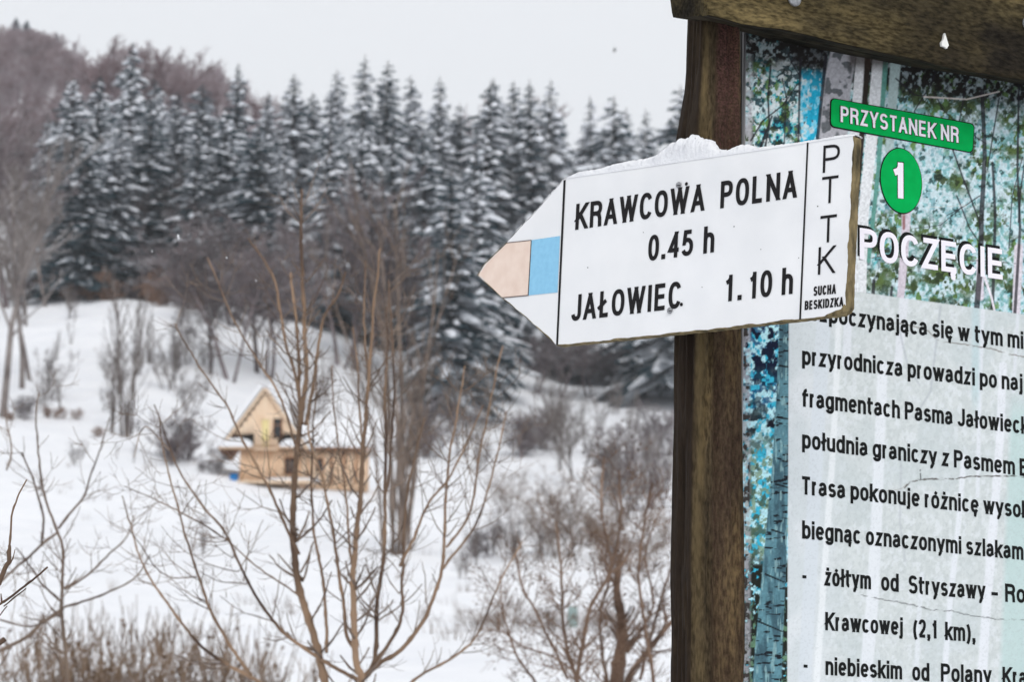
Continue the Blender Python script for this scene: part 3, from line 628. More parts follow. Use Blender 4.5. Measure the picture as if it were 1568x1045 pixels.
main = [
 ([(520, 1230), (507, 1120), (500, 1045), (489, 992), (468, 913), (458, 857), (455, 801), (454, 746), (458, 699), (464, 644), (471, 588), (472, 540), (469, 460), (465, 369), (462, 290)], 21, 6, 0, .15),
 ([(462, 650), (460, 629), (456, 514), (449, 453), (445, 418)], 10, 5),
 ([(460, 655), (455, 591), (435, 514), (422, 434), (403, 399), (380, 365)], 8, 4),
 ([(468, 650), (472, 629), (487, 530), (495, 491), (518, 453), (529, 416)], 9, 4),
 ([(540, 1260), (550, 1120), B2, (545, 1010), (544, 885), (547, 820), (556, 699), (565, 606), (570, 520), (576, 440), (582, 380)], 20, 4, 0, -.2),
 ([B2, (500, 1017), (431, 968), (384, 908), (342, 824), (305, 778), (273, 718), (236, 620)], 9, 3),
 ([(420, 1060), (384, 1038), (333, 1010), (296, 978), (254, 922), (217, 862), (187, 760)], 9, 2.5, .2, .4),
 ([(385, 1035), (370, 1015), (333, 955), (305, 885), (273, 778), (250, 690), (245, 640)], 8, 2.5),
 ([(458, 850), (440, 806), (412, 746), (380, 690), (342, 620), (305, 565), (268, 495)], 7, 3),
 ([(460, 700), (425, 600), (390, 545), (350, 480), (318, 395)], 6, 3),
 ([(260, 690), (223, 655), (205, 700)], 3, 2), ([(342, 824), (290, 790), (250, 770), (190, 745)], 4, 2),
 ([(305, 885), (250, 880), (196, 810)], 3, 2), ([(465, 918), (410, 880), (342, 824)], 4, 3),
 ([B2, (575, 1010), (579, 922), (588, 857), (590, 746), (591, 606), (594, 540), (592, 470)], 11, 4, 0, .3),
 ([(572, 1018), (607, 959), (612, 885), (618, 790), (634, 700), (650, 640)], 9, 3, 0, .2),
 ([B2, (584, 1015), (616, 996), (649, 955), (672, 894), (680, 860), (682, 800), (683, 750), (689, 699), (700, 630), (712, 560)], 11, 3, 0, -.2),
 ([(682, 838), (719, 787), (733, 699), (751, 616), (763, 560), (770, 530)], 6, 3), ([(679, 871), (733, 797), (756, 718), (775, 630)], 6, 3),
 ([(612, 870), (640, 810), (659, 764), (688, 732), (715, 680), (740, 620)], 7, 3), ([(547, 1000), (530, 975), (523, 920), (516, 857), (505, 790), (497, 740), (478, 690), (470, 640)], 9, 4, 0, -.3),
 ([(500, 1000), (497, 903), (482, 820), (477, 746), (480, 650), (486, 560)], 8, 3, 0, .2), ([(545, 900), (535, 820), (528, 740), (515, 660), (508, 560)], 6, 3),
 ([(590, 760), (600, 680), (605, 600), (600, 500), (595, 430)], 6, 3), ([(560, 700), (552, 640), (548, 560), (540, 500)], 5, 3), ([(600, 1090), (640, 1040), (700, 1005), (733, 968), (760, 900), (800, 830)], 7, 3, .2, .6), ([(565, 610), (560, 520), (556, 470), (560, 400)], 5, 3)]
traced('bare_bush', main, 6.2, 'large brown budding bush in the centre foreground with upright stems', 'twig', root=(at(540, 1045, 6.2)[0], 6.2, 0.0), side=.8, seed=4, minw=1.0, wk=.68)
left = [([(104, 1300), (102, 1150), (101, 1043), (100, 991), (96, 933), (99, 881), (98, 833), (90, 811), (74, 767), (63, 715), (57, 650), (60, 600)], 9, 2),
 ([(96, 933), (66, 955), (37, 979), (0, 997), (-60, 1015)], 6, 5), ([(90, 815), (63, 837), (37, 863), (7, 888), (-40, 930)], 4, 4), ([(90, 811), (107, 789), (129, 759), (140, 723), (158, 675), (168, 640)], 4, 1.5),
 ([(98, 930), (147, 914), (203, 888), (230, 850)], 4, 1.8), ([(99, 903), (140, 877), (173, 844), (195, 822), (205, 790)], 4, 1.8), ([(96, 925), (66, 896), (48, 870), (25, 840)], 4, 2), ([(63, 837), (64, 789), (48, 734), (33, 693)], 4, 2.5),
 ([(10, 720), (18, 690), (10, 640)], 3, 2), ([(0, 950), (40, 960), (66, 955)], 3, 3)]
traced('bare_bush', left, 7.5, 'thin grey-brown bush with forked twigs on the left of the foreground', 'twig_thin', root=(at(101, 1045, 7.5)[0], 7.5, 0.0), side=.75, seed=8, slen=60, minw=1.3)
sharp = [([(-170, 1300), (-90, 1060), (-30, 945), (0, 894), (8, 871), (14, 862)], 10, 7.5, 0, 0), ([(14, 864), (14, 846), (14.5, 836)], 7, 5, 0, 0), ([(14.5, 840), (17, 810), (20, 785), (28, 763), (41, 735)], 3.6, 2.2, 0, 0),
 ([(16, 863), (20, 854), (23, 842)], 2.4, 1.2, 0, 0), ([(-120, 1150), (-60, 980), (0, 929), (7, 925), (38, 899), (73, 869)], 6, 3, 0, 0), ([(5, 929), (20, 918), (40, 902)], 2.2, 2, 0, 0),
 ([(-30, 980), (0, 943), (11, 929)], 2.4, 1.8, 0, 0), ([(2, 926), (2, 918), (1.5, 910)], 3, 1.8, 0, 0), ([(-70, 1050), (0, 986), (6, 980)], 6, 7, 0, 0)]
traced('bare_bush', sharp, 2.95, 'sharp brown cut twigs reaching in at the lower left edge', 'twig', root=(at(-120, 1150, 2.95)[0], 2.95, 0.0), side=0, seed=3)
right = [([(945, 1250), (944, 1120), (942, 1042), (950, 990), (950, 950), (944, 903), (950, 850)], 40, 7), ([(960, 1060), (965, 1033), (993, 996), (1023, 959), (1060, 925)], 10, 6), ([(884, 1200), (886, 1042), (895, 977), (904, 931), (932, 880), (950, 800), (948, 720)], 9, 3),
 ([(900, 1150), (881, 1042), (863, 977), (858, 885), (852, 800)], 7, 3), ([(870, 1040), (839, 977), (816, 931), (800, 903), (790, 850)], 5, 3), ([(1010, 1200), (1000, 1045), (985, 960), (975, 880), (985, 800), (1000, 740)], 7, 3),
 ([(960, 1180), (930, 1045), (920, 950), (935, 860), (920, 780), (925, 700)], 6, 3), ([(980, 1040), (1005, 940), (1030, 860), (1060, 800)], 5, 3), ([(920, 1180), (900, 1060), (850, 1010), (800, 990), (760, 960)], 5, 2), ([(960, 1000), (1000, 930), (990, 850), (1010, 780)], 5, 2), ([(860, 1100), (820, 1045), (790, 1000), (770, 930), (765, 880)], 5, 2)]
traced('bare_bush', right, 9.5, 'tangled rust-brown bush with thick stem left of the post foot', 'twig_rust', root=(at(945, 1045, 9.5)[0], 9.5, 0.2), side=1.4, seed=12, slen=50, minw=1.1, sd=22, leaves=900, lsz=.005)
# brush along the bottom left
rr = random.Random(31)
bl = ['leftmost brown brush at the bottom edge under the thin bush', 'second brush clump at the bottom edge, right of the thin bush stem', 'dense olive-brown brush at the bottom edge left of centre', 'tallest brush clump in the bottom left row', 'brush clump at the bottom edge with bare gaps', 'brush behind the long lower-left twigs', 'brush left of the forked twig base', 'rightmost brush clump before the central bush', 'short brush peeping under the central bush']
for k, (px, top, dn) in enumerate([(40, 985, 1), (95, 965, 1.0), (150, 960, 1.2), (200, 955, 1.2), (252, 968, 1.1), (300, 975, 1.0), (350, 985, 1.1), (402, 1000, .9), (445, 1015, .7)]):
    Y = 22 + rr.uniform(-1.5, 1.5); p = on_ground(px, Y); r = np.random.default_rng(60 + k); S = []
    for s in range(int(105 * dn)):
        a = r.random() * 6.28; d = r.random() ** .5 * .34; q = np.array([math.cos(a) * d, math.sin(a) * d, 0]); H = (pix(p)[1] - top) / F * Y * (r.uniform(.55, 1.0) if r.random() < .8 else r.uniform(1, 1.12))
        n = 6; pts = [q]; v = np.array([r.normal() * .07, r.normal() * .07, 1.]); 
        for i in range(n): v = v + r.normal(0, .10, 3) * [1, 1, .3]; pts.append(pts[-1] + v / np.linalg.norm(v) * H / n)
        for i in range(n): S.append((pts[i], pts[i + 1], .008 * (1 - .1 * i), .008 * (.9 - .1 * i)))
        for i in range(5):
            j = r.integers(2, n); q0 = pts[j]; dv = np.array([r.normal() * .5, r.normal() * .5, .9]); q1 = q0 + dv / np.linalg.norm(dv) * r.uniform(.08, .25); S.append((q0, q1, .005, .004))
    v, q = frusta([x[0] for x in S], [x[1] for x in S], [x[2] for x in S], [x[3] for x in S], 3)
    e = empty('brush_clump', p); mesh_np('stems', v, q, [M['brush']], parent=e)
    ends = np.array([x[1] for x in S]); c = ends[r.integers(0, len(ends), 90)]; q4 = []
    for dx, dz in ((-1, -1), (1, -1), (1, 1), (-1, 1)): q4.append(c + np.stack([dx * r.uniform(.006, .022, 90), r.normal(0, .01, 90), dz * r.uniform(.008, .022, 90)], 1))
    o = mesh_np('dead_leaves', np.stack(q4, 1).reshape(-1, 3), np.arange(360).reshape(-1, 4), [M['leaf_dead']], parent=e); o['kind'] = 'stuff'
    tag(e, bl[k], 'brush', 'brush clumps along the bottom edge')

# ------------------------------------------------------------------ notice board frame, all in its own coordinates
def rot(z, x, y):
    z, x, y = map(math.radians, (z, x, y))
    Rz = np.array([[math.cos(z), -math.sin(z), 0], [math.sin(z), math.cos(z), 0], [0, 0, 1]]); Rx = np.array([[1, 0, 0], [0, math.cos(x), -math.sin(x)], [0, math.sin(x), math.cos(x)]]); Ry = np.array([[math.cos(y), 0, math.sin(y)], [0, 1, 0], [-math.sin(y), 0, math.cos(y)]])
    return Rz @ Rx @ Ry
class Plane:
    def __init__(s, M_, o): s.M = M_; s.o = np.array(o) + EYE
    def loc(s, px, py, n=0.0):
        """local (x, z) of photo pixel on the plane n in front of the surface"""
        d = s.M.T @ ray(px, py); e = s.M.T @ (EYE - s.o); t = (-n - e[1]) / d[1]; p = e + d * t; return np.array([p[0], p[2]])
    def P(s, px, py, n=0.0):
        a = s.loc(px, py, n); return np.array([a[0], -n, a[1]])
    def world(s, L): return np.asarray(L) @ s.M.T + s.o
    def matrix(s): 
        m = Matrix.Identity(4)
        for i in range(3):
            for j in range(3): m[i][j] = s.M[i, j]
            m[i][3] = s.o[i]
        return m
KS = 1.25
SG = Plane(rot(-42.823, -1.761, 2.417), np.array([0.04223862, 2.39098566, 0.41044698]) * KS)
KB = 1.25 * 0.897
BD = Plane(rot(26.619, -0.653, 1.967), np.array([0.28272424, 2.63749926, 0.10112497]) * KB)
# check of the gap between sign and post
frame = empty('notice_board', (0, 0, 0)); frame.matrix_world = BD.matrix()
tag(frame, 'large wooden framed trail notice board with printed forest picture and Polish text', 'notice board')
arrow = empty('direction_sign', (0, 0, 0)); arrow.matrix_world = SG.matrix()
tag(arrow, 'white arrow-shaped wooden trail sign pointing left, snow along its top, screwed to the post', 'trail sign')

M['post'] = mat('mossy_wood', (0.020, 0.014, 0.009, 1), 0.9, (0.125, 0.088, 0.040, 1), 22, (1, 1, .14), bump=1.0, bscale=150, c3=(0.052, 0.038, 0.021, 1), spec=.12, contrast=(.36, .68), bdist=.004, grain=(300, .45, 1.5, (1, 1, .3)))
M['beam'] = mat('mossy_beam_wood', (0.016, 0.013, 0.009, 1), 0.9, (0.130, 0.098, 0.044, 1), 9, (.5, 1, 1), bump=1.0, bscale=130, c3=(0.055, 0.043, 0.021, 1), spec=.12, contrast=(.38, .66), bdist=.005, grain=(280, .45, 1.5, (.35, 1, 1)))
M['beam_shade'] = mat('shaded_underside_wood', (0.010, 0.009, 0.007, 1), 0.9, (0.035, 0.028, 0.018, 1), 40, bump=.6, bscale=120, spec=.1, bdist=.003)  # near-black wood for the beam underside, its shade put into the colour
def add_stain_shade():
    m = M['post']; n = m.node_tree; P = n.nodes['Principled BSDF']; src = P.inputs['Base Color'].links[0].from_socket
    at_ = n.nodes.new('ShaderNodeAttribute'); at_.attribute_name = 'stain_shade'
    sp = n.nodes.new('ShaderNodeSeparateColor'); n.links.new(at_.outputs['Color'], sp.inputs[0])
    nz = n.nodes.new('ShaderNodeTexNoise'); nz.inputs['Scale'].default_value = 420; tc = n.nodes.new('ShaderNodeTexCoord'); n.links.new(tc.outputs['Object'], nz.inputs['Vector'])
    mu = n.nodes.new('ShaderNodeMath'); mu.operation = 'MULTIPLY'; n.links.new(sp.outputs[0], mu.inputs[0]); mu.inputs[1].default_value = .85
    mm = n.nodes.new('ShaderNodeMix'); mm.data_type = 'RGBA'; n.links.new(mu.outputs[0], mm.inputs[0]); n.links.new(src, mm.inputs[6]); 
    rp = n.nodes.new('ShaderNodeValToRGB'); rp.color_ramp.elements[0].color = (.022, .010, .010, 1); rp.color_ramp.elements[1].color = (.105, .045, .042, 1); rp.color_ramp.elements[0].position = .35; rp.color_ramp.elements[1].position = .7
    n.links.new(nz.outputs['Fac'], rp.inputs[0]); n.links.new(rp.outputs[0], mm.inputs[7])
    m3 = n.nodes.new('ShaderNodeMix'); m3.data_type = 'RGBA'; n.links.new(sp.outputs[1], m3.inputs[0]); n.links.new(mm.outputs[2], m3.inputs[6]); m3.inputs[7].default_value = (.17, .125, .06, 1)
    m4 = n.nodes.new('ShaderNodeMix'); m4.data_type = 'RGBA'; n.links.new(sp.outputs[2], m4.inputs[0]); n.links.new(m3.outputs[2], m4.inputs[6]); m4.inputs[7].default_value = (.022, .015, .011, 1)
    n.links.new(m4.outputs[2], P.inputs['Base Color'])
add_stain_shade()
# post: lofted slices with worn arrises and checks
N1 = 0.030; PD = 0.052
def polyx(pts, n):
    L = np.array([BD.loc(a, b, n) for a, b in pts]); o = np.argsort(L[:, 1]); return L[o, 1], L[o, 0]
zf, xf = polyx([(1077, -40), (1076, 35), (1075, 100), (1072, 150), (1069, 200), (1066, 350), (1064, 510), (1062, 600), (1060, 700), (1059, 800), (1058, 900), (1057, 1045)], N1)
zr, xr = polyx([(1135, -40), (1135.5, 60), (1136, 210), (1138, 510), (1140, 760), (1142, 900), (1144, 1045)], N1)
zl, xl = polyx([(1050, -40), (1050, 35), (1049, 70), (1048, 110), (1046, 140), (1040, 175), (1034, 205), (1032, 225), (1031, 350), (1030, 515), (1029, 600), (1029, 650), (1026, 740), (1025, 800), (1023, 890), (1026, 960), (1024, 1045)], N1 - PD)
gz0 = -BD.world([[0, 0, 0]])[0][2] / BD.M[2, 2] - .15
ztop = BD.loc(1100, -60, N1)[1]
zs = np.concatenate([np.linspace(gz0, BD.loc(1100, 1080, N1)[1], 30)[:-1], np.linspace(BD.loc(1100, 1080, N1)[1], ztop, 420)])
per = 64; V = np.zeros((len(zs), per, 3)); stain_shade = np.zeros((len(zs), per, 3))
for i, z in enumerate(zs):
    a = np.interp(z, zf, xf); b = np.interp(z, zr, xr); c = np.interp(z, zl, xl); rad = .004
    cor = [(a, -N1), (b, -N1), (b, -(N1 - PD)), (c, -(N1 - PD))]
    pts = []; tags = []
    for k in range(4):
        p = np.array(cor[k]); q = np.array(cor[(k + 1) % 4])
        for t in np.linspace(0, 1, per // 4, endpoint=False): pts.append(p + (q - p) * t); tags.append((k, t))
    pts = np.array(pts); ce = pts.mean(0)
    d = np.minimum([min(tt, 1 - tt) for _, tt in tags], .12) / .12
    shr = 1 - .045 * (1 - np.array(d)) ** 2
    pts = ce + (pts - ce) * shr[:, None]
    V[i, :, 0] = pts[:, 0]; V[i, :, 1] = pts[:, 1]; V[i, :, 2] = z
    for j, (k, t) in enumerate(tags):
        zz = z - BD.loc(1100, 0, N1)[1]
        if k == 0:
            up = np.clip(1 - abs(zz) / .30, 0, 1)
            stain_shade[i, j, 0] = np.clip((t - .33 - .02 * math.sin(z * 60)) / .10, 0, 1) * (.25 + .75 * up); stain_shade[i, j, 1] = math.exp(-((t - .08 - .05 * float(fbm(np.array(z * 6.), np.array(3.), 2))) / .09) ** 2) * .8 * float(np.clip(fbm(np.array(z * 22.), np.array(t * 5), 3) * 1.6 - .35, 0, 1))
        if k == 3: stain_shade[i, j, 2] = .82  # left side face: shade painted in as a darker brown
s_per = np.arange(per) / per * 4
noi = (fbm(np.tile(s_per * 9, (len(zs), 1)), np.tile((zs * 14)[:, None], (1, per)), 4) - .5)
gro = fbm(np.tile(s_per * 16 + 80, (len(zs), 1)), np.tile((zs * 5)[:, None], (1, per)), 3)
dep = noi * .0028 - np.clip((gro - .60) * 10, 0, 1) * .0042
ce = V.mean(1, keepdims=True); dr = V - ce; dr[:, :, 2] = 0; dr /= np.linalg.norm(dr, axis=2, keepdims=True) + 1e-9
V += dr * dep[:, :, None]
ii = np.arange(per); jj = (ii + 1) % per
Q = (np.stack([ii, jj, jj + per, ii + per], 1)[None] + (np.arange(len(zs) - 1) * per)[:, None, None]).reshape(-1, 4)
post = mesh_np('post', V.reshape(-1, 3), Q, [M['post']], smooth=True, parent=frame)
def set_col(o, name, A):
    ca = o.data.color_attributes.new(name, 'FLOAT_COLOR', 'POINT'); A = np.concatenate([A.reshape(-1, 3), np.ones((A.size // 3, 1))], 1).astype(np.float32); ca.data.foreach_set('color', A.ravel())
set_col(post, 'stain_shade', stain_shade)
# far post, out of view to the right
box('post', (1.32, -.005, (ztop + gz0) / 2), (.06, .052, ztop - gz0), M['post'], frame)

# beam
NB = 0.080; BDp = .075
low = [(1085, 23), (1100, 27), (1112, 30), (1135, 37), (1167, 42), (1199, 45), (1235, 53), (1270, 62), (1310, 71), (1352, 81), (1411, 92), (1470, 108), (1520, 115), (1568, 124), (1700, 148)]
LB = np.array([BD.loc(a, b, NB) for a, b in low]); x0 = LB[0, 0]; x1 = 1.50
tz = LB[:, 1].max() + .11
xs_ = np.concatenate([np.linspace(x0, LB[-1, 0], 340), np.linspace(LB[-1, 0], x1, 50)[1:]])
KB_ = np.array([BD.loc(a, b, NB - BDp) for a, b in [(1046, 29), (1090, 36), (1135, 49), (1199, 64), (1294, 84), (1388, 101), (1470, 114), (1568, 131), (1700, 155)]])
zbk = np.interp(xs_, KB_[:, 0], KB_[:, 1])
zlow = np.interp(xs_, LB[:, 0], LB[:, 1]); per = 60; V = np.zeros((len(xs_), per, 3))
pe = []
for k, (p, q) in enumerate((((0, 0), (0, 1)), ((0, 1), (1, 1)), ((1, 1), (1, 0)), ((1, 0), (0, 0)))):
    for t in np.linspace(0, 1, per // 4, endpoint=False): pe.append((p[0] + (q[0] - p[0]) * t, p[1] + (q[1] - p[1]) * t, min(t, 1 - t)))
pe = np.array(pe)
sil = np.array([BD.loc(a, b, NB - BDp) for a, b in [(1024, -40), (1030, 0), (1037, 18), (1046, 29)]]); sil = sil[np.argsort(sil[:, 1])]
for i, x in enumerate(xs_):
    c = np.array([.5, .5]); u = pe[:, :2]; sh = 1 - .012 * (1 - np.minimum(pe[:, 2], .035) / .035) ** 2; u = c + (u - c) * sh[:, None]
    zl_ = zlow[i] + (zbk[i] - zlow[i]) * u[:, 0]; V[i, :, 2] = zl_ + u[:, 1] * (tz - zl_); V[i, :, 1] = -(NB - u[:, 0] * BDp)
    zrel = V[i, :, 2] - zlow[0]
    xb_ = np.interp(zrel, sil[:, 1] - sil[0, 1], sil[:, 0]) - x0; xf_ = np.interp(zrel, [0, .03, .1], [0, -.003, -.006])
    V[i, :, 0] = x + (xf_ * (1 - u[:, 0]) + xb_ * u[:, 0]) * max(0, 1 - (x - x0) / .10)
sp_ = np.arange(per) / per * 4
noi = fbm(np.tile((xs_ * 11)[:, None], (1, per)), np.tile(sp_ * 6, (len(xs_), 1)) + 33, 5) - .5
gro = fbm(np.tile((xs_ * 4)[:, None], (1, per)), np.tile(sp_ * 18, (len(xs_), 1)) + 3, 3)
dep = noi * .0028 - np.clip((gro - .62) * 9, 0, 1) * .004
ce = V.mean(1, keepdims=True); dr = V - ce; dr[:, :, 0] = 0; dr /= np.linalg.norm(dr, axis=2, keepdims=True) + 1e-9; V += dr * dep[:, :, None]
ii = np.arange(per); jj = (ii + 1) % per
Q = (np.stack([ii, ii + per, jj + per, jj], 1)[None] + (np.arange(len(xs_) - 1) * per)[:, None, None]).reshape(-1, 4)
VV = np.concatenate([V.reshape(-1, 3), [V[0].mean(0) + [.002, 0, 0]], [V[-1].mean(0)]]); nV = len(VV)
T1 = np.stack([ii, jj, np.full(per, nV - 2)], 1); T2 = np.stack([jj + (len(xs_) - 1) * per, ii + (len(xs_) - 1) * per, np.full(per, nV - 1)], 1)
beam = mesh_np('beam', VV, [Q, np.concatenate([T1, T2])], [M['beam'], M['beam_shade']], midx=np.concatenate([np.tile((np.arange(per) >= per * 3 // 4).astype(int), len(xs_) - 1), np.zeros(2 * per, int)]), smooth=False, parent=frame)
# bolts and droppings on the beam
def disc(name, c, r, h, m, par, k=20, tilt=0):
    P = [np.array(c)] * 5; hs = [0, h * .5, h * .85, h, h * 1.02]; rs = [r, r, r * .85, r * .45, 0.0]
    V = []; an = np.arange(k) * 2 * math.pi / k
    for hh, r_ in zip(hs, rs): V.append(np.stack([c[0] + np.cos(an) * r_, np.full(k, c[1] - hh), c[2] + np.sin(an) * r_], 1))
    i = np.arange(k); j = (i + 1) % k; q = (np.stack([i, j, j + k, i + k], 1)[None] + (np.arange(4) * k)[:, None, None]).reshape(-1, 4)
    return mesh_np(name, np.concatenate(V), q, [m], smooth=True, parent=par)
M['zinc'] = mat('zinc', (0.35, 0.36, 0.38, 1), 0.45, (0.22, 0.22, 0.23, 1), 300, spec=.6); M['zinc'].node_tree.nodes['Principled BSDF'].inputs['Metallic'].default_value = .7
c = BD.P(1216, -1, NB + .001); disc('bolt', c, .0085, .004, M['zinc'], beam)
c = BD.P(1574, 36, NB + .002); disc('bolt', c, .0085, .004, M['zinc'], beam)
M['lime'] = mat('white_dropping', (0.75, 0.75, 0.72, 1), 0.8)
dp = np.array([BD.P(a, b, NB + .003) for a, b in [(1447, 50), (1449, 56), (1451, 63), (1453, 69), (1450, 74), (1446, 71), (1442, 70), (1442, 64), (1445, 60)]])
prism('bird_dropping', dp, (0, .004, 0), [M['lime']], beam)
# snow on top of the beam
V = []; k = 9
for x in np.linspace(x0 - .01, x1, 160):
    for t in np.linspace(0, math.pi, k): V.append((x, -(NB - BDp / 2) + math.cos(t) * (BDp * .52), tz - .004 + math.sin(t) ** .7 * (.06 + .02 * float(fbm(np.array(x * 12), np.array(t), 3)))))
i = np.arange(k - 1); Q = (np.stack([i, i + 1, i + 1 + k, i + k], 1)[None] + (np.arange(159) * k)[:, None, None]).reshape(-1, 4)
mesh_np('snow_cover', V, Q, [M['snow_near']], smooth=True, parent=beam)

# ------------------------------------------------------------------ printed panel
pl, pr_, pt, pb = BD.loc(1134, 600)[0], 1.30, BD.loc(1140, 20)[1], BD.loc(1140, 1045)[1] - .28
M['panel_core'] = mat('panel_core', (.06, .055, .05, 1), .7)
box('backing_panel', ((pl + pr_) / 2, .009, (pt + pb) / 2), (pr_ - pl, .014, pt - pb), M['panel_core'], frame)
vis = BD.loc(1600, 600)[0]
gx = np.concatenate([np.linspace(pl + .001, vis, 400), np.linspace(vis, pr_ - .001, 90)[1:]]); zb_ = BD.loc(1300, 1060)[1]
gzz = np.concatenate([np.linspace(pb + .001, zb_, 60)[:-1], np.linspace(zb_, pt - .001, 760)])
GX, GZ = np.meshgrid(gx, gzz); W3 = BD.world(np.stack([GX, np.zeros_like(GX), GZ], -1)); px_ = pix(W3); U, Vv = px_[..., 0], px_[..., 1]
def seg_mask(pts, w0, w1, soft=1.0):
    """distance mask to a printed polyline"""
    pts = np.array(pts, float); m = np.zeros_like(U); n = len(pts) - 1
    for k in range(n):
        a, b = pts[k], pts[k + 1]; x_, X_ = min(a[0], b[0]) - 40, max(a[0], b[0]) + 40; y_, Y_ = min(a[1], b[1]) - 20, max(a[1], b[1]) + 20
        s = (U > x_) & (U < X_) & (Vv > y_) & (Vv < Y_)
        if not s.any(): continue
        u, v = U[s], Vv[s]; d = b - a; t = np.clip(((u - a[0]) * d[0] + (v - a[1]) * d[1]) / (d @ d), 0, 1)
        ds = np.hypot(u - a[0] - t * d[0], v - a[1] - t * d[1]); w = (w0 + (w1 - w0) * (k + t) / n) / 2
        m[s] = np.maximum(m[s], np.clip((w - ds) / soft + .5, 0, 1))
    return m
def L3(r, g, b): return np.array(lin(r, g, b)[:3])
img = np.zeros(U.shape + (3,))
def lay(mask, col):
    global img
    col = np.asarray(col); img = img * (1 - mask[..., None]) + col * mask[..., None]
n1 = fbm(U / 10, Vv / 11, 4); n2 = fbm(U / 5.2 + 50, Vv / 5.6, 3); n3 = fbm(U / 30 + 9, Vv / 34, 3); n4 = fbm(U / 7 + 90, Vv / 9 + 4, 3); n5 = fbm(U / 55 + 2, Vv / 60 + 7, 2)
S = lambda x, a, b: np.clip((x - a) / (b - a), 0, 1)
def band(x, e0, e1, s=6): return S(x, e0 - s, e0 + s) * (1 - S(x, e1 - s, e1 + s))
img[:] = L3(196, 216, 220); rightside_ = S(U, 1320, 1400)
cy = S(n2, .42, .58)
lay(cy * S(n3, .30, .55), L3(70, 182, 190)); lay(S(n4, .56, .66) * S(n1, .40, .55), L3(20, 140, 150)); lay(S(n2, .64, .74) * S(n3, .4, .5), L3(34, 84, 128)); lay(S(fbm(U / 9 + 31, Vv / 13, 3), .56, .62) * (1 - rightside_) * .9, L3(30, 58, 66)); lay(S(fbm(U / 8 + 71, Vv / 8, 3), .60, .66) * (1 - rightside_), L3(216, 226, 228))
rightside = S(U, 1320, 1400)
lay(rightside * .45, L3(196, 214, 222)); lay(rightside * S(n2, .52, .64) * .85, L3(128, 182, 186))
lay(S(n4, .56, .64) * S(n3 + .0, .40, .56), L3(104, 140, 84)); lay(S(n1, .58, .64) * S(n3, .42, .60) * .95, L3(62, 74, 48)); lay(S(n2 * .6 + n1 * .4, .60, .66) * .8, L3(38, 50, 46))
blobs = np.zeros_like(U); rb = np.random.default_rng(5)
for (bx, by, br) in [(1420, 360, 34), (1470, 280, 24), (1505, 340, 30), (1380, 420, 40), (1440, 420, 44), (1350, 350, 22), (1530, 420, 30), (1550, 300, 22), (1500, 250, 16), (1480, 440, 26), (1550, 230, 20), (1345, 430, 26), (1420, 150, 24), (1480, 165, 30), (1545, 180, 26)]:
    blobs = np.maximum(blobs, np.clip(1.25 - np.hypot(U - bx, (Vv - by) * 1.1) / br, 0, 1))
lay(blobs * S(n1 * .5 + n2 * .5, .42, .50), L3(88, 108, 64)); lay(blobs * S(n4, .56, .62) * .9, L3(46, 56, 42))
# leftmost grey strip and turquoise block at the upper left
lay(band(U, 1136, 1152, 3) * S(n2, .35, .5) * .8, L3(190, 190, 196)); blk = band(U, 1226, 1266, 2) * band(Vv, 106, 250, 3)
lay(blk * S(n2, .3, .6), L3(120, 205, 232)); lay(blk * S(n4, .52, .6), L3(40, 170, 205))
lay(band(U, 1214, 1268, 3) * band(Vv, 40, 103, 3) * .8, L3(88, 88, 96))
top_shade = 1 - S(Vv - (U - 1140) * .17, 72 + 22 * n3, 104 + 28 * n3); lay(top_shade * (.55 + .45 * S(n2, .3, .55)), L3(40, 38, 37))  # shade below the beam, painted into the top of the print
# printed trunks
lay(seg_mask([(1292, 80), (1282, 130), (1276, 200), (1270, 260)], 40, 46, 3), L3(176, 176, 182)); lay(seg_mask([(1292, 80), (1282, 130), (1276, 200), (1270, 260)], 36, 42, 4) * S(fbm(U / 16, Vv / 14 + 70, 3), .52, .60), L3(100, 104, 108))
lay(seg_mask([(1322, 60), (1316, 120), (1308, 220), (1302, 470)], 15, 17, 1.5), L3(224, 226, 229)); lay(seg_mask([(1330, 60), (1326, 130), (1318, 230), (1312, 300)], 9, 8, 2), L3(52, 46, 42))
lay(seg_mask([(1349, 60), (1342, 130), (1334, 220), (1322, 330), (1318, 470)], 20, 15, 1.5), L3(222, 225, 228)); lay(seg_mask([(1358, 60), (1352, 150), (1345, 260), (1330, 400)], 8, 6, 2), L3(96, 150, 140))
lay(seg_mask([(1372, 90), (1366, 160), (1362, 230)], 16, 12, 2), L3(170, 190, 190))
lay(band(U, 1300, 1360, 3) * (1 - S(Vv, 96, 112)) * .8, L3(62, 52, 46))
lay(seg_mask([(1388, 320), (1386, 370), (1378, 470)], 14, 11, 2), L3(205, 196, 206)); lay(seg_mask([(1384, 320), (1384, 350)], 5, 4, 2), L3(150, 110, 112))
lay(seg_mask([(1560, 380), (1556, 480)], 14, 12, 2), L3(210, 204, 212)); lay(seg_mask([(1501, 455), (1500, 400)], 12, 10, 2), L3(214, 208, 218))
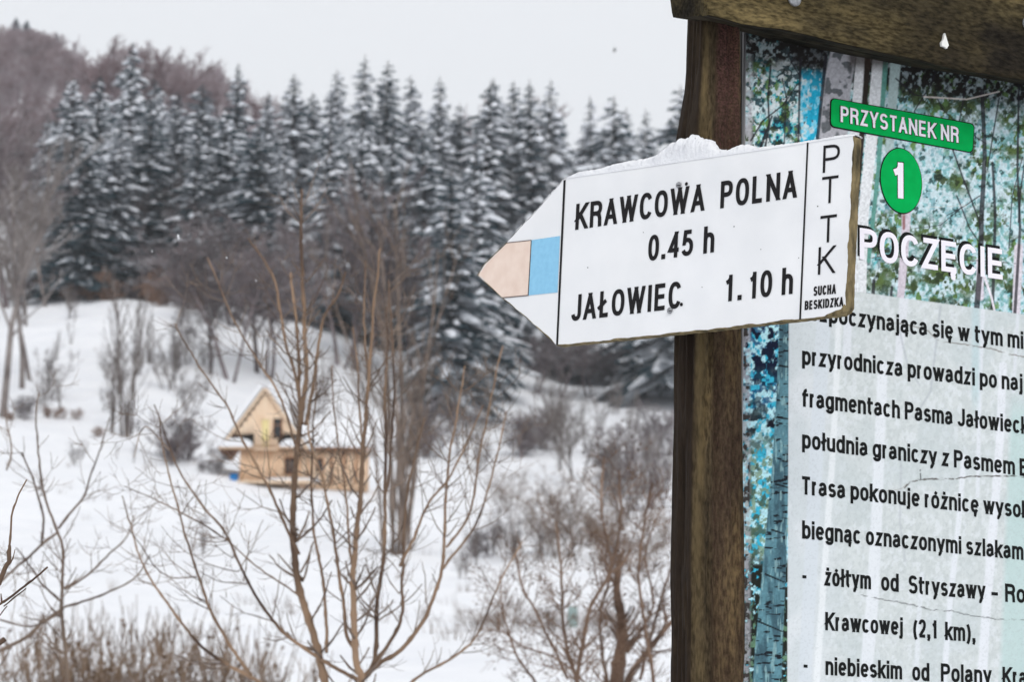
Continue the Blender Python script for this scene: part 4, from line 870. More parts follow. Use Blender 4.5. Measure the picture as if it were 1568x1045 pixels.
for pts, w0, w1 in [([(1180, 100), (1176, 150), (1178, 190), (1170, 235)], 3, 3), ([(1226, 90), (1224, 150), (1222, 240)], 4, 3), ([(1224, 115), (1212, 95), (1206, 80)], 2, 1.5), ([(1265, 85), (1258, 150), (1248, 250)], 5, 5), ([(1150, 215), (1168, 185), (1200, 160), (1220, 130)], 3, 2), ([(1160, 240), (1172, 205), (1182, 178)], 5, 3), ([(1198, 120), (1204, 150), (1200, 240)], 2, 2),
    ([(1504, 140), (1508, 240), (1503, 330), (1502, 400), (1495, 480)], 6, 9), ([(1520, 250), (1524, 330), (1520, 470)], 4, 5), ([(1440, 90), (1425, 130), (1400, 170)], 3, 2), ([(1445, 190), (1470, 260), (1500, 340)], 2.5, 3), ([(1465, 300), (1485, 350), (1500, 372)], 2.5, 2), ([(1560, 130), (1558, 260), (1562, 350), (1554, 480)], 3, 5), ([(1575, 210), (1563, 290), (1560, 340)], 2, 3),
    ([(1430, 140), (1445, 170), (1480, 200), (1510, 220)], 2, 1.5), ([(1372, 120), (1400, 145), (1440, 150)], 2.5, 2), ([(1530, 150), (1520, 210), (1512, 260)], 2.5, 2), ([(1480, 120), (1472, 170), (1460, 230)], 2, 2), ([(1470, 320), (1440, 345), (1400, 350)], 1.5, 1), ([(1500, 300), (1478, 315), (1450, 330)], 2, 1.5), ([(1338, 430), (1336, 470)], 5, 6), ([(1366, 440), (1362, 470)], 4, 4),
    ([(1545, 380), (1550, 300), (1566, 240)], 2, 1.5)]:
    lay(seg_mask(pts, w0, w1, 1.2) * .88, L3(44, 42, 48))
lay(seg_mask([(1415, 148), (1480, 152), (1530, 140)], 2.5, 2, 1) * .8, L3(215, 205, 200)); lay(seg_mask([(1508, 425), (1518, 455), (1524, 480)], 4, 3, 1), L3(225, 220, 228))
# lower left strip beside the text sheet
low_ = S(Vv, 470, 490) * (1 - S(U, 1206, 1210))
lay(low_, L3(180, 225, 235)); lay(low_ * S(n4, .44, .54), L3(60, 175, 205)); lay(low_ * S(n2, .54, .66) * (1 - S(Vv, 620, 700)) * .85, L3(30, 76, 120)); lay(low_ * S(n1, .50, .58) * (1 - S(Vv, 560, 720)), L3(22, 30, 52))
lay(low_ * S(Vv, 620, 700) * S(n2, .50, .60) * .85, L3(128, 150, 120)); lay(low_ * S(Vv, 600, 700) * S(n1, .55, .62) * .9, L3(70, 92, 76))
lay(low_ * np.exp(-((Vv - 650) / 26) ** 2) * S(n1, .40, .5), L3(24, 24, 34)); lay(low_ * S(Vv, 845, 868) * S(n2, .28, .4), L3(34, 38, 34)); lay(low_ * S(Vv, 900, 960) * S(n4, .58, .66), L3(96, 130, 104))
lay(low_ * (1 - S(U, 1147, 1151)) * S(n2, .3, .55) * .7, L3(176, 178, 184)); lay(low_ * (1 - S(U, 1147, 1151)) * S(n4, .6, .66), L3(60, 56, 54))
tr = seg_mask([(1202, 470), (1200, 600), (1195, 720), (1190, 800), (1185, 880), (1178, 980), (1172, 1100)], 16, 46, 1.5)
lay(tr, L3(92, 134, 146)); lay(tr * S(fbm(U / 9 + 5, Vv / 40, 3), .45, .62) * .8, L3(58, 84, 96)); lay(tr * S(fbm(U / 14 + 5, Vv / 3.4, 2), .66, .72), L3(30, 34, 40)); lay(tr * S(fbm(U / 4 + 5, Vv / 18, 2), .64, .72) * .7, L3(140, 176, 180))
for a, b in (((1188, 742), (1210, 748)), ((1182, 812), (1200, 818)), ((1172, 880), (1200, 892)), ((1160, 952), (1198, 968)), ((1192, 640), (1208, 642)), ((1194, 560), (1208, 563))): lay(seg_mask([a, b], 3, 2, 1), L3(28, 30, 34))
# text sheet
xl_s = BD.loc(1207.5, 600)[0]; edge_top = [BD.loc(1207, 432.5), BD.loc(1568, 482)]; zt_s = edge_top[0][1] + (GX - edge_top[0][0]) * (edge_top[1][1] - edge_top[0][1]) / (edge_top[1][0] - edge_top[0][0])
sheet = S(GX, xl_s - .0006, xl_s + .0006) * S(zt_s - GZ, -.0006, .0006)
cs = np.broadcast_to(L3(200, 206, 206), img.shape).copy()
def lay2(mask, col):
    global cs
    cs = cs * (1 - mask[..., None]) + np.asarray(col) * mask[..., None]
lay2((1 - S(U, 1250, 1290)) * .7, L3(212, 217, 221)); lay2(S(fbm(U / 5, Vv / 6, 3), .44, .62) * .36 * S(U, 1240, 1290), L3(176, 184, 184)); lay2(S(n4, .55, .7) * .5, L3(216, 221, 225))
lay2(S(n5, .45, .6) * .4, L3(184, 194, 196))
for pts, w0, w1, c in [([(1285, 470), (1282, 560), (1275, 700), (1262, 880), (1250, 1050)], 9, 10, (224, 228, 230)), ([(1262, 480), (1250, 700), (1232, 1050)], 22, 20, (204, 211, 217)), ([(1352, 560), (1346, 700), (1342, 800), (1336, 920), (1325, 1050)], 15, 20, (220, 224, 229)), ([(1300, 450), (1296, 560)], 14, 12, (214, 218, 224)), ([(1385, 450), (1375, 560)], 14, 12, (216, 219, 225)),
    ([(1476, 700), (1468, 800), (1455, 920), (1445, 1050)], 8, 9, (220, 224, 230)), ([(1536, 560), (1530, 690), (1520, 820), (1510, 940), (1503, 1050)], 12, 15, (222, 225, 231)), ([(1505, 470), (1500, 600), (1497, 760)], 7, 6, (216, 220, 226)), ([(1412, 880), (1406, 960), (1402, 1050)], 7, 7, (214, 219, 224)), ([(1440, 470), (1425, 600), (1400, 640)], 3, 2, (170, 176, 182)), ([(1376, 500), (1390, 560), (1408, 590)], 3, 2, (172, 178, 184)), ([(1380, 700), (1378, 800), (1386, 860)], 3, 3, (178, 184, 188)), ([(1560, 460), (1552, 600)], 5, 5, (212, 216, 222))]:
    lay2(seg_mask(pts, w0, w1, 3) * .75, L3(*c))
lay2(S(U, 1545 - (Vv - 600) * .04, 1553 - (Vv - 600) * .04) * S(Vv, 600, 640) * .75, L3(178, 202, 200)); lay2(band(U, 1488, 1500, 3) * (1 - S(Vv, 600, 640)) * .6, L3(176, 200, 204))
lay2(S(fbm(U / 2.2, Vv / 2.2, 2), .6, .75) * .18, L3(150, 156, 158))
img = img * (1 - sheet[..., None]) + cs * sheet[..., None]
# cracks in the laminate
wob = (fbm(U / 6, Vv / 6, 2) - .5)
for pts, c, w_, o_ in [([(1316, 397), (1360, 392), (1400, 394), (1460, 398), (1500, 400), (1555, 403)], (70, 56, 50), 1.6, .85), ([(1330, 488), (1360, 492), (1400, 500), (1422, 508), (1436, 522), (1470, 527), (1510, 533), (1545, 542), (1570, 548)], (110, 100, 92), 1.8, .8), ([(1385, 748), (1395, 738), (1410, 735), (1450, 734), (1500, 730), (1540, 729), (1572, 731)], (72, 64, 58), 2.2, .9), ([(1310, 750), (1350, 753), (1380, 750), (1388, 742)], (150, 145, 140), 1.2, .7),
    ([(1318, 912), (1345, 918), (1370, 922), (1400, 928), (1425, 935), (1455, 936), (1486, 943), (1520, 948), (1572, 951)], (60, 62, 62), 1.5, .8), ([(1409, 720), (1410, 734)], (30, 30, 30), 1.6, .9), ([(1380, 330), (1420, 318), (1480, 315)], (205, 205, 200), 1.4, .6)]:
    p2 = [(a + 0, b) for a, b in pts]; U0 = U; Vv = Vv + wob * 3; lay(seg_mask(p2, w_, w_, 1.0) * o_ * S(fbm(U / 12 + 3, Vv / 3, 2), .25, .4), L3(*c)); Vv = px_[..., 1]
img = np.where(sheet[..., None] > .5, np.clip(img * 1.03, 0, .85), np.clip(np.clip(img, 0, 1) * (.74 + .46 * fbm(U / 2.6 + 12, Vv / 2.8 + 3, 2))[..., None], 0, .85))
nx_, ny_ = len(gx), len(gzz); idx = np.arange(nx_ * ny_).reshape(ny_, nx_)
Q = np.stack([idx[:-1, :-1], idx[:-1, 1:], idx[1:, 1:], idx[1:, :-1]], -1).reshape(-1, 4)
M['print'] = bpy.data.materials.new('printed_laminate'); M['print'].use_nodes = True; n = M['print'].node_tree; P = n.nodes['Principled BSDF']; P.inputs['Roughness'].default_value = .55; P.inputs['Specular IOR Level'].default_value = .08
a_ = n.nodes.new('ShaderNodeAttribute'); a_.attribute_name = 'print'; n.links.new(a_.outputs['Color'], P.inputs['Base Color'])
sheet_o = mesh_np('printed_sheet', np.stack([GX, np.full_like(GX, -.0), GZ], -1).reshape(-1, 3), Q, [M['print']], parent=frame); set_col(sheet_o, 'print', img)
boxes('panel_edge', [((pl + .0005, -.001, (pt + pb) / 2), (.0025, .004, pt - pb))], mat('aluminium_edge', (.22, .22, .23, 1), .5), frame)

# ------------------------------------------------------------------ lettering: a monoline stroke face cut as thin sheets
def E_(cx, cy, rx, ry, a0, a1, n=16, p=2.35):
    a = np.radians(np.linspace(a0, a1, n)); c, s = np.cos(a), np.sin(a)
    return [(cx + rx * np.sign(x) * abs(x) ** (2 / p), cy + ry * np.sign(y) * abs(y) ** (2 / p)) for x, y in zip(c, s)]
X = .71
def ln(*p): return ('s', list(p))
def bt_(p): return ('b', list(p))
def dot(x, y, k=1.15): return ('d', (x, y, k))
OG = lambda x, y=0: bt_([(x, y), (x - .16, y - .13), (x - .12, y - .24), (x + .08, y - .26)])
Gl = {
 'K': (.66, [ln((0, 0), (0, 1)), ln((.98, 1), (.02, .38)), ln((.32, .60), (1, 0))]), 'R': (.66, [ln((0, 0), (0, 1)), bt_([(0, 1), (.45, 1)] + E_(.45, .76, .52, .24, 90, -90, 12, 2.6) + [(0, .52)]), ln((.55, .52), (.84, .44), (.93, .28), (.95, 0))]),
 'A': (.68, [ln((0, 0), (.5, 1)), ln((1, 0), (.5, 1)), bt_([(.16, .27), (.84, .27)])]), 'W': (.98, [ln((0, 1), (.25, 0)), ln((.5, 1), (.25, 0)), ln((.5, 1), (.75, 0)), ln((1, 1), (.75, 0))]),
 'C': (.66, [bt_(E_(.5, .5, .5, .5, 32, 328, 30))]), 'O': (.68, [('c', E_(.5, .5, .5, .5, 0, 360, 37)[:-1])]), '0': (.58, [('c', E_(.5, .5, .5, .5, 0, 360, 37)[:-1])]),
 'P': (.62, [ln((0, 0), (0, 1)), bt_([(0, 1), (.45, 1)] + E_(.45, .74, .55, .26, 90, -90, 12, 2.6) + [(0, .48)])]), 'L': (.54, [ln((0, 1), (0, 0)), bt_([(0, 0), (1.12, 0)])]),
 'N': (.68, [ln((0, 0), (0, 1)), ln((0, 1), (1, 0)), ln((1, 0), (1, 1))]), 'J': (.52, [('s1', [(1, 1), (1, .28)] + E_(.5, .26, .5, .26, 0, -170, 12))]), 'Ł': (.56, [ln((.15, 1), (.15, 0)), bt_([(.15, 0), (1.1, 0)]), ('h', [(.15, .46), (-.16, -.13), (.22, .17)])]),
 'I': (.18, [ln((.5, 0), (.5, 1))]), 'E': (.58, [ln((0, 0), (0, 1)), bt_([(0, 1), (1.1, 1)]), bt_([(0, .52), (1.03, .52)]), bt_([(0, 0), (1.12, 0)])]), 'T': (.60, [bt_([(-.12, 1), (1.12, 1)]), ln((.5, 1), (.5, 0))]),
 'S': (.64, [bt_(E_(.5, .75, .47, .25, 22, 262, 16, 2.2) + E_(.5, .26, .5, .26, 82, -160, 16, 2.2))]), 'U': (.66, [('s2', [(0, 1), (0, .3)] + E_(.5, .3, .5, .3, 180, 360, 14) + [(1, 1)])]), 'H': (.66, [ln((0, 0), (0, 1)), ln((1, 0), (1, 1)), bt_([(0, .52), (1, .52)])]),
 'B': (.64, [ln((0, 0), (0, 1)), bt_([(0, 1), (.5, 1)] + E_(.5, .76, .42, .24, 90, -90, 10) + [(0, .52)]), bt_([(0, .52), (.5, .52)] + E_(.5, .26, .5, .26, 90, -90, 10) + [(0, 0)])]), 'D': (.66, [ln((0, 0), (0, 1)), bt_([(0, 1), (.4, 1)] + E_(.4, .5, .6, .5, 90, -90, 18, 2.6) + [(0, 0)])]),
 'Z': (.62, [bt_([(-.05, 1), (1.1, 1)]), bt_([(-.1, 0), (1.1, 0)]), ln((.98, 1), (.02, 0))]), 'Y': (.66, [ln((.5, 0), (.5, .42)), ln((.5, .40), (0, 1)), ln((.5, .40), (1, 1))]),
 '1': (.40, [ln((.8, 0), (.8, 1)), bt_([(.8, .96), (.55, .82), (0, .75)])]), '4': (.60, [ln((.76, 0), (.76, 1)), ln((.76, 1), (.0, .27)), bt_([(-.05, .25), (1.15, .25)])]), '5': (.60, [bt_([(.98, 1), (.17, 1)]), ln((.2, 1), (.08, .5)), bt_([(.05, .5)] + E_(.46, .32, .54, .32, 125, -155, 18, 2.2))]),
 '2': (.58, [bt_(E_(.5, .74, .48, .26, 175, -20, 12) + [(.8, .45), (.1, .06), (.0, 0)]), bt_([(-.1, 0), (1.1, 0)])]), '.': (.20, [dot(.5, 0)]), ',': (.22, [dot(.5, 0), ('h', [(.5, 0), (.045, .0), (-.035, -.24)])]), '-': (.34, [('h', [(.5, .33), (-.13, 0), (.13, 0)])]), '–': (.56, [bt_([(0, .36), (1, .36)])]),
 '(': (.30, [bt_([(1, 1.02), (.45, .8), (.1, .5), (.1, .25), (.45, -.05), (1, -.26)])]), ')': (.30, [bt_([(0, 1.02), (.55, .8), (.9, .5), (.9, .25), (.55, -.05), (0, -.26)])]),
 'a': (.54, [bt_(E_(.46, .47, .42, X - .47, 165, 0, 12) + [(.9, .5), (.9, .12), (1.02, .0)]), bt_([(.9, .42), (.5, .38)] + E_(.4, .19, .42, .19, 100, 280, 12) + [(.7, .06), (.9, .18)])]),
 'c': (.52, [bt_(E_(.5, X / 2, .5, X / 2, 40, 320, 22))]), 'e': (.55, [bt_([(0, X / 2), (1, X / 2)]), bt_(E_(.5, X / 2, .5, X / 2, 0, 322, 26))]), 'o': (.56, [('c', E_(.5, X / 2, .5, X / 2, 0, 360, 31)[:-1])]),
 'b': (.56, [ln((0, 0), (0, 1)), ('c', E_(.52, X / 2, .5, X / 2, 0, 360, 31)[:-1])]), 'd': (.56, [ln((1, 0), (1, 1)), ('c', E_(.48, X / 2, .5, X / 2, 0, 360, 31)[:-1])]), 'p': (.56, [ln((0, -.26), (0, X)), ('c', E_(.52, X / 2, .5, X / 2, 0, 360, 31)[:-1])]),
 'g': (.56, [('s1', [(1, X), (1, -.02)] + E_(.5, -.04, .5, .22, 0, -165, 12)), ('c', E_(.48, X / 2, .5, X / 2, 0, 360, 31)[:-1])]), 'f': (.40, [('s1', [(.25, 0), (.25, .72)] + E_(.95, .74, .70, .26, 180, 90, 8)), ('h', [(.25, X - .01), (-.14, 0), (.24, 0)])]), 't': (.38, [('s1', [(.25, .94), (.25, .16)] + E_(.9, .17, .65, .17, 180, 270, 8)), ('h', [(.25, X - .01), (-.14, 0), (.24, 0)])]),
 'h': (.54, [ln((0, 0), (0, 1)), ('s3', E_(.5, X - .26, .5, .26, 180, 0, 14) + [(1, 0)])]), 'n': (.54, [ln((0, 0), (0, X)), ('s3', E_(.5, X - .26, .5, .26, 180, 0, 14) + [(1, 0)])]), 'u': (.54, [ln((1, 0), (1, X)), ('s3', E_(.5, .26, .5, .26, 360, 180, 14) + [(0, X)])]),
 'm': (.86, [ln((0, 0), (0, X)), ('s3', E_(.25, X - .22, .25, .22, 180, 0, 12) + [(.5, 0)]), ('s3', E_(.75, X - .22, .25, .22, 180, 0, 12) + [(1, 0)])]), 'i': (.14, [ln((.5, 0), (.5, X)), dot(.5, 1, 1.0)]), 'l': (.14, [ln((.5, 0), (.5, 1))]),
 'j': (.20, [('s1', [(.75, X), (.75, -.20)]), ('h', [(.75, -.20), (.06, -.03), (-.15, -.03)]), dot(.75, 1, 1.0)]), 'k': (.52, [ln((0, 0), (0, 1)), ln((.95, X), (.02, .24)), ln((.36, .44), (1, 0))]), 'r': (.34, [ln((0, 0), (0, X)), bt_(E_(.9, X - .3, .9, .3, 180, 88, 8))]),
 's': (.50, [bt_(E_(.5, .53, .46, X - .53, 25, 262, 14, 2.1) + E_(.5, .18, .5, .18, 82, -158, 14, 2.1))]), 'w': (.80, [ln((0, X), (.25, 0)), ln((.5, X), (.25, 0)), ln((.5, X), (.75, 0)), ln((1, X), (.75, 0))]), 'y': (.54, [ln((0, X), (.52, .02)), ('yy', [(1, X), (.52, 0), (.38, -.18), (.22, -.27), (.02, -.26)])]),
 'z': (.50, [bt_([(-.05, X), (1.08, X)]), bt_([(-.1, 0), (1.1, 0)]), ln((.96, X), (.04, 0))])}
Gl['ą'] = (Gl['a'][0], Gl['a'][1] + [OG(.98)]); Gl['ę'] = (Gl['e'][0], Gl['e'][1] + [OG(.72, -.03)]); Gl['Ę'] = (Gl['E'][0], Gl['E'][1] + [OG(.95, -.05)])
Gl['ł'] = (.22, [ln((.5, 0), (.5, 1)), ('h', [(.5, .52), (-.17, -.10), (.17, .10)])]); Gl['ó'] = (Gl['o'][0], Gl['o'][1] + [bt_([(.45, .86), (.72, 1.04)])]); Gl['ż'] = (Gl['z'][0], Gl['z'][1] + [dot(.5, 1, 1.0)])
def clip_y(poly, lo, hi):
    for s, lim in ((1, lo), (-1, hi)):
        out = []
        for i in range(len(poly)):
            a, b = poly[i], poly[(i + 1) % len(poly)]; ia = s * (a[1] - lim) >= 0; ib = s * (b[1] - lim) >= 0
            if ia: out.append(a)
            if ia != ib:
                t = (lim - a[1]) / (b[1] - a[1]); out.append((a[0] + (b[0] - a[0]) * t, lim))
        poly = out
        if not poly: return []
    return poly
def layout(s, sp=.12, space=.30):
    x = 0; out = []
    for ch in s:
        if ch == ' ': x += space; continue
        out.append((ch, x)); x += Gl[ch][0] + sp
    return out, x - sp
def text_polys(s, width, H, w, sp=.12, space=.30, tail=''):
    """polygons (list of 2-D point lists with a layer number); width fits s, tail is set after it"""
    def adv(ch): return max(Gl[ch][0] - .13, 0.0)
    fix = sum(w for ch in s if ch != ' '); var = sum((space - .0 if ch == ' ' else adv(ch) + sp) for ch in s) - sp
    k_ = (width - fix) / var if var > 1e-3 else 1.0; out = []; lay_ = 0; cur = 0.0
    for ch in s + tail:
        if ch == ' ': cur += space * k_; continue
        wd, st = Gl[ch]; wd = w + adv(ch) * k_; ox = cur; cur += wd + sp * k_; hw = w / 2
        def mp(p): return (ox + hw + p[0] * (wd - w), hw + p[1] * (H - w))
        for kind, pts in st:
            lay_ += 1
            if kind == 'h':
                c = mp(pts[0]); a_, b_ = pts[1], pts[2]; A = np.array([c[0] + a_[0] * H, c[1] + a_[1] * H]); B = np.array([c[0] + b_[0] * H, c[1] + b_[1] * H]); T = B - A; T /= np.linalg.norm(T); Nn = np.array([-T[1], T[0]]) * hw * .92
                out.append((lay_, [tuple(A + Nn), tuple(A - Nn), tuple(B - Nn), tuple(B + Nn)])); continue
            if kind == 'd':
                c = mp((pts[0], pts[1])); r = hw * pts[2]; c = (c[0], c[1] - hw + r); out.append((lay_, [(c[0] - r, c[1] - r), (c[0] + r, c[1] - r), (c[0] + r, c[1] + r), (c[0] - r, c[1] + r)])); continue
            P = np.array([mp(p) for p in pts]); keep = [0] + [i for i in range(1, len(P)) if np.linalg.norm(P[i] - P[i - 1]) > 1e-6]; P = P[keep]
            closed = kind == 'c'; lo = hi = None
            if kind == 's' and len(P) == 2:
                d = P[1] - P[0]; d /= np.linalg.norm(d); lo, hi = P[:, 1].min() - hw, P[:, 1].max() + hw; e = hw if abs(d[0]) < 1e-3 or abs(d[1]) < 1e-3 else w * 1.1
                P = np.array([P[0] - d * e, P[1] + d * e])
            elif kind in ('s', 's1', 's2', 's3', 'yy'):
                if kind in ('s1', 's2', 'yy'): d = P[0] - P[1]; d /= np.linalg.norm(d); P[0] = P[0] + d * (hw if kind != 'yy' else w)
                if kind in ('s', 's2', 's3'): d = P[-1] - P[-2]; d /= np.linalg.norm(d); P[-1] = P[-1] + d * hw
                if kind == 'yy': hi = mp((0, X))[1] + hw; lo = -1
            n = len(P)
            if closed: T = np.roll(P, -1, 0) - np.roll(P, 1, 0)
            else: T = np.gradient(P, axis=0)
            T /= np.linalg.norm(T, axis=1, keepdims=True); Nn = np.stack([-T[:, 1], T[:, 0]], 1)
            # mitre
            sc_ = np.ones(n)
            for i in range(n):
                if closed or 0 < i < n - 1:
                    e = P[(i + 1) % n] - P[i]; e /= np.linalg.norm(e); sc_[i] = 1 / max(.6, abs(e @ T[i]))
            A = P + Nn * hw * sc_[:, None]; B = P - Nn * hw * sc_[:, None]
            for i in range(n if closed else n - 1):
                j = (i + 1) % n; q = [tuple(A[i]), tuple(B[i]), tuple(B[j]), tuple(A[j])]
                if lo is not None: q = clip_y(q, lo, hi)
                if len(q) > 2: out.append((lay_, q))
    return out
def lettering(plane, par, s, p0, p1, hpx, wf, n, m, tail='', sp=.12, space=.30, name='lettering', shift=(0, 0), dn=.00012):
    a = plane.loc(*p0); b = plane.loc(*p1); d = b - a; Wd = np.linalg.norm(d); d /= Wd; up = plane.loc(p0[0], p0[1] - hpx) - a; H = np.linalg.norm(up); nrm = np.array([-d[1], d[0]])
    # upright follows the plane's own vertical
    V = []; Fc = []
    for L, poly in text_polys(s, Wd, H, H * wf, sp, space, tail):
        st = len(V)
        for x_, y_ in poly:
            q = a + d * x_ + np.array([0, 1]) * y_ + np.array(shift); V.append((q[0], -(n + dn * (L % 4) * .25), q[1]))
        Fc.append(list(range(st, len(V))))
    me = bpy.data.meshes.new(name); me.from_pydata(V, [], Fc); me.materials.append(m); me.update()
    o = bpy.data.objects.new(name, me); C.objects.link(o); o.parent = par; return o
M['ink'] = mat('black_paint', (.011, .010, .011, 1), .55, spec=.15)
M['print_black'] = mat('black_print', (.010, .011, .011, 1), .6, spec=.08)
M['print_white'] = mat('white_print', L3(236, 232, 240).tolist() + [1], .45, spec=.25)
M['print_green'] = mat('green_print', (.0, .40, .085, 1), .55, (.0, .34, .07, 1), 60, spec=.06)
n0 = .0004
BL = [("rozpoczynająca się w tym mi", (1229, 489.5), (1567, 535), ''), ("przyrodnicza prowadzi po naj", (1228, 558.7), (1566, 600), ''), ("fragmentach Pasma Jałowiec", (1228, 623), (1562, 664.5), 'k'), ("południa graniczy z Pasmem", (1228, 687), (1554, 728), ' B'),
 ("Trasa pokonuje różnicę wyso", (1227, 757.5), (1563, 793.5), 'k'), ("biegnąc oznaczonymi szlakam", (1228, 825.5), (1567, 858.5), 'i'), ("-", (1228, 894), (1235, 894.5), ''), ("żółtym", (1262, 897.5), (1333.5, 903.5), ''), ("od", (1349, 905), (1376, 907.5), ''), ("Stryszawy", (1391, 909.5), (1508.6, 919), ''), ("–", (1516, 920.5), (1530, 921.5), ''), ("Ro", (1539, 922.4), (1570, 924.5), ''),
 ("Krawcowej", (1263.4, 966), (1382.6, 974), ''), ("(2,1", (1398, 976.5), (1434.7, 979), ''), ("km),", (1447, 981), (1494, 984), ''), ("-", (1230, 1031), (1236.5, 1031.5), ''), ("niebieskim", (1263.8, 1034.6), (1381.2, 1041.6), ''), ("od", (1396.7, 1043), (1423, 1044.5), ''), ("Polany", (1440.6, 1044.8), (1518, 1048.5), ''), ("Kra", (1535, 1050), (1572, 1052), '')]
for s, p0, p1, tl in BL: lettering(BD, sheet_o, s, p0, p1, 28.0, .178, n0, M['print_black'], tl, sp=.09, space=.29)
lettering(BD, sheet_o, "POCZĘCIE", (1313, 392), (1533, 424), 48, .175, n0, M['print_black'], sp=.10)
lettering(BD, sheet_o, "POCZĘCIE", (1316, 397), (1536, 429), 48, .165, n0 + .0004, M['print_white'], sp=.10)
def rrect(plane, c4, r, n, k=5):
    """rounded quadrilateral through photo corners (TL,TR,BR,BL)"""
    Pc = [plane.loc(*c) for c in c4]; out = []
    for i in range(4):
        p = Pc[i]; a = Pc[i - 1] - p; b = Pc[(i + 1) % 4] - p; a /= np.linalg.norm(a); b /= np.linalg.norm(b)
        for t in np.linspace(0, 1, k): out.append(p + a * r * (1 - t) ** 2 + b * r * t ** 2)
    return [(q[0], -n, q[1]) for q in out]
def grow_(c4, g): 
    (a, b, c, d) = c4; return [(a[0] - g, a[1] - g), (b[0] + g, b[1] - g), (c[0] + g, c[1] + g), (d[0] - g, d[1] + g)]
pc4 = [(1272.5, 151), (1490.5, 191), (1488, 233.5), (1271.5, 193)]
prism('label_outline', rrect(BD, grow_(pc4, 1.6), .007, n0), (0, -.0003, 0), [M['print_black']], sheet_o)
prism('green_label', rrect(BD, pc4, .0065, n0 + .0006), (0, -.0003, 0), [M['print_green']], sheet_o)
lettering(BD, sheet_o, "PRZYSTANEK NR", (1284.5, 187.5), (1468.0, 220.5), 26, .225, n0 + .0011, M['print_black'], sp=.13, space=.28)
lettering(BD, sheet_o, "PRZYSTANEK NR", (1286, 187), (1467, 219.3), 24.5, .16, n0 + .0014, M['print_white'], sp=.15, space=.30)
cc = BD.loc(1379.3, 277); rx = abs(BD.loc(1410.5, 280)[0] - BD.loc(1348, 274)[0]) / 2; rz_ = abs(BD.loc(1379, 228)[1] - BD.loc(1379, 326)[1]) / 2
for nm, g_, n_, m_ in (('disc_outline', .0012, n0, 'print_black'), ('number_disc', 0, n0 + .0006, 'print_green')):
    an = np.linspace(0, 2 * math.pi, 48, endpoint=False)[::-1]; prism(nm, [(cc[0] + math.cos(t) * (rx + g_), -n_, cc[1] + math.sin(t) * (rz_ + g_)) for t in an], (0, -.0003, 0), [M[m_]], sheet_o)
lettering(BD, sheet_o, "1", (1362.5, 303.5), (1386, 305.5), 57, .22, n0 + .0011, M['print_black'])
lettering(BD, sheet_o, "1", (1364, 303), (1384.5, 305), 55, .18, n0 + .0014, M['print_white'])

# ------------------------------------------------------------------ arrow sign
M['sign_white'] = mat('white_sign_paint', (.80, .805, .815, 1), .42, (.755, .765, .78, 1), 16, bump=.05, bscale=200, spec=.25, grain=(9, .96, 1.02), bdist=.001)
M['sign_wood'] = mat('worn_plywood_edge', (.05, .04, .02, 1), .9, (.26, .20, .10, 1), 90, (1, 1, .35), bump=.9, bscale=260, bdist=.003)
M['beige'] = mat('faded_beige_paint', lin(224, 205, 192, 1.05), .5, lin(216, 194, 180, 1.05), 60)
M['blue_paint'] = mat('light_blue_paint', lin(140, 196, 226, 1.0), .5, lin(132, 188, 220, 1.0), 160, bump=.15, bscale=700, bdist=.0008)
TK = .0135
outline = [(731.5, 421.5), (743, 404), (776, 371.8), (800, 345), (815, 330), (864, 274), (868, 272.5), (980, 256.5), (1060, 244.5), (1150, 231.5), (1230, 219), (1302, 207.5), (1308, 209), (1303, 320), (1298, 420), (1296.5, 470), (1293, 477), (1285, 482), (1225, 489.5), (1100, 503.5), (960, 518.5), (853, 529.5), (800, 481), (770, 457)]
OP = []
rs_ = np.random.default_rng(2)
for i in range(len(outline)):
    a = np.array(outline[i]); b = np.array(outline[(i + 1) % len(outline)]); m = max(1, int(np.linalg.norm(b - a) / 5))
    for t in np.arange(m) / m: OP.append(a + (b - a) * t + rs_.normal(0, .22, 2))
F3 = np.array([SG.P(p[0], p[1]) for p in OP])
plate = prism('plate', F3, (0, TK, 0), [M['sign_white'], M['sign_wood']], arrow, [0, 1] + [1] * len(F3))
# flaky worn rim: a thin band of bare wood along the right and lower rim of the face
def strip(pts, w_, name, m, n, par, seed=0, jit=.6):
    r = np.random.default_rng(seed); P = smooth_line(pts, 3); T = np.gradient(P, axis=0); T /= np.linalg.norm(T, axis=1, keepdims=True); Nn = np.stack([-T[:, 1], T[:, 0]], 1)
    w1 = w_ * (1 + jit * (fbm(np.arange(len(P)) / 5. + seed * 9, np.zeros(len(P)), 3) - .5) * 2)[:, None] if jit else w_
    A = P; B = P + Nn * w1; V = [SG.P(a[0], a[1], n) for a in A] + [SG.P(b[0], b[1], n) for b in B]; k = len(P); i = np.arange(k - 1)
    return mesh_np(name, V, np.stack([i, i + 1, i + 1 + k, i + k], 1), [m], parent=par)
strip([(1308.5, 208), (1303.5, 320), (1298.5, 420), (1297, 470)], 1.6, 'worn_rim', M['sign_wood'], .0003, plate, 1, 1.3)
strip([(1297, 482), (1285, 483.5), (1225, 490), (1100, 504.3), (960, 519), (853, 530)], 1.3, 'worn_rim', M['sign_wood'], .0003, plate, 2, 1.6)
strip([(853, 530), (800, 482), (770, 457.5), (731, 422)], .9, 'worn_rim', M['sign_wood'], .0003, plate, 3, 1.6)
strip([(731, 421), (743, 403), (776, 371)], 1.2, 'worn_rim', M['sign_wood'], .0003, plate, 4, 1.2)
cw = [(1296.5, 470), (1293.5, 477), (1285, 482.3), (1262, 485.5), (1266, 482), (1274, 479), (1280, 476), (1288, 474), (1293, 466)]
prism('worn_corner', [SG.P(a, b, .0002) for a, b in cw], (0, -.0004, 0), [M['sign_wood']], plate)
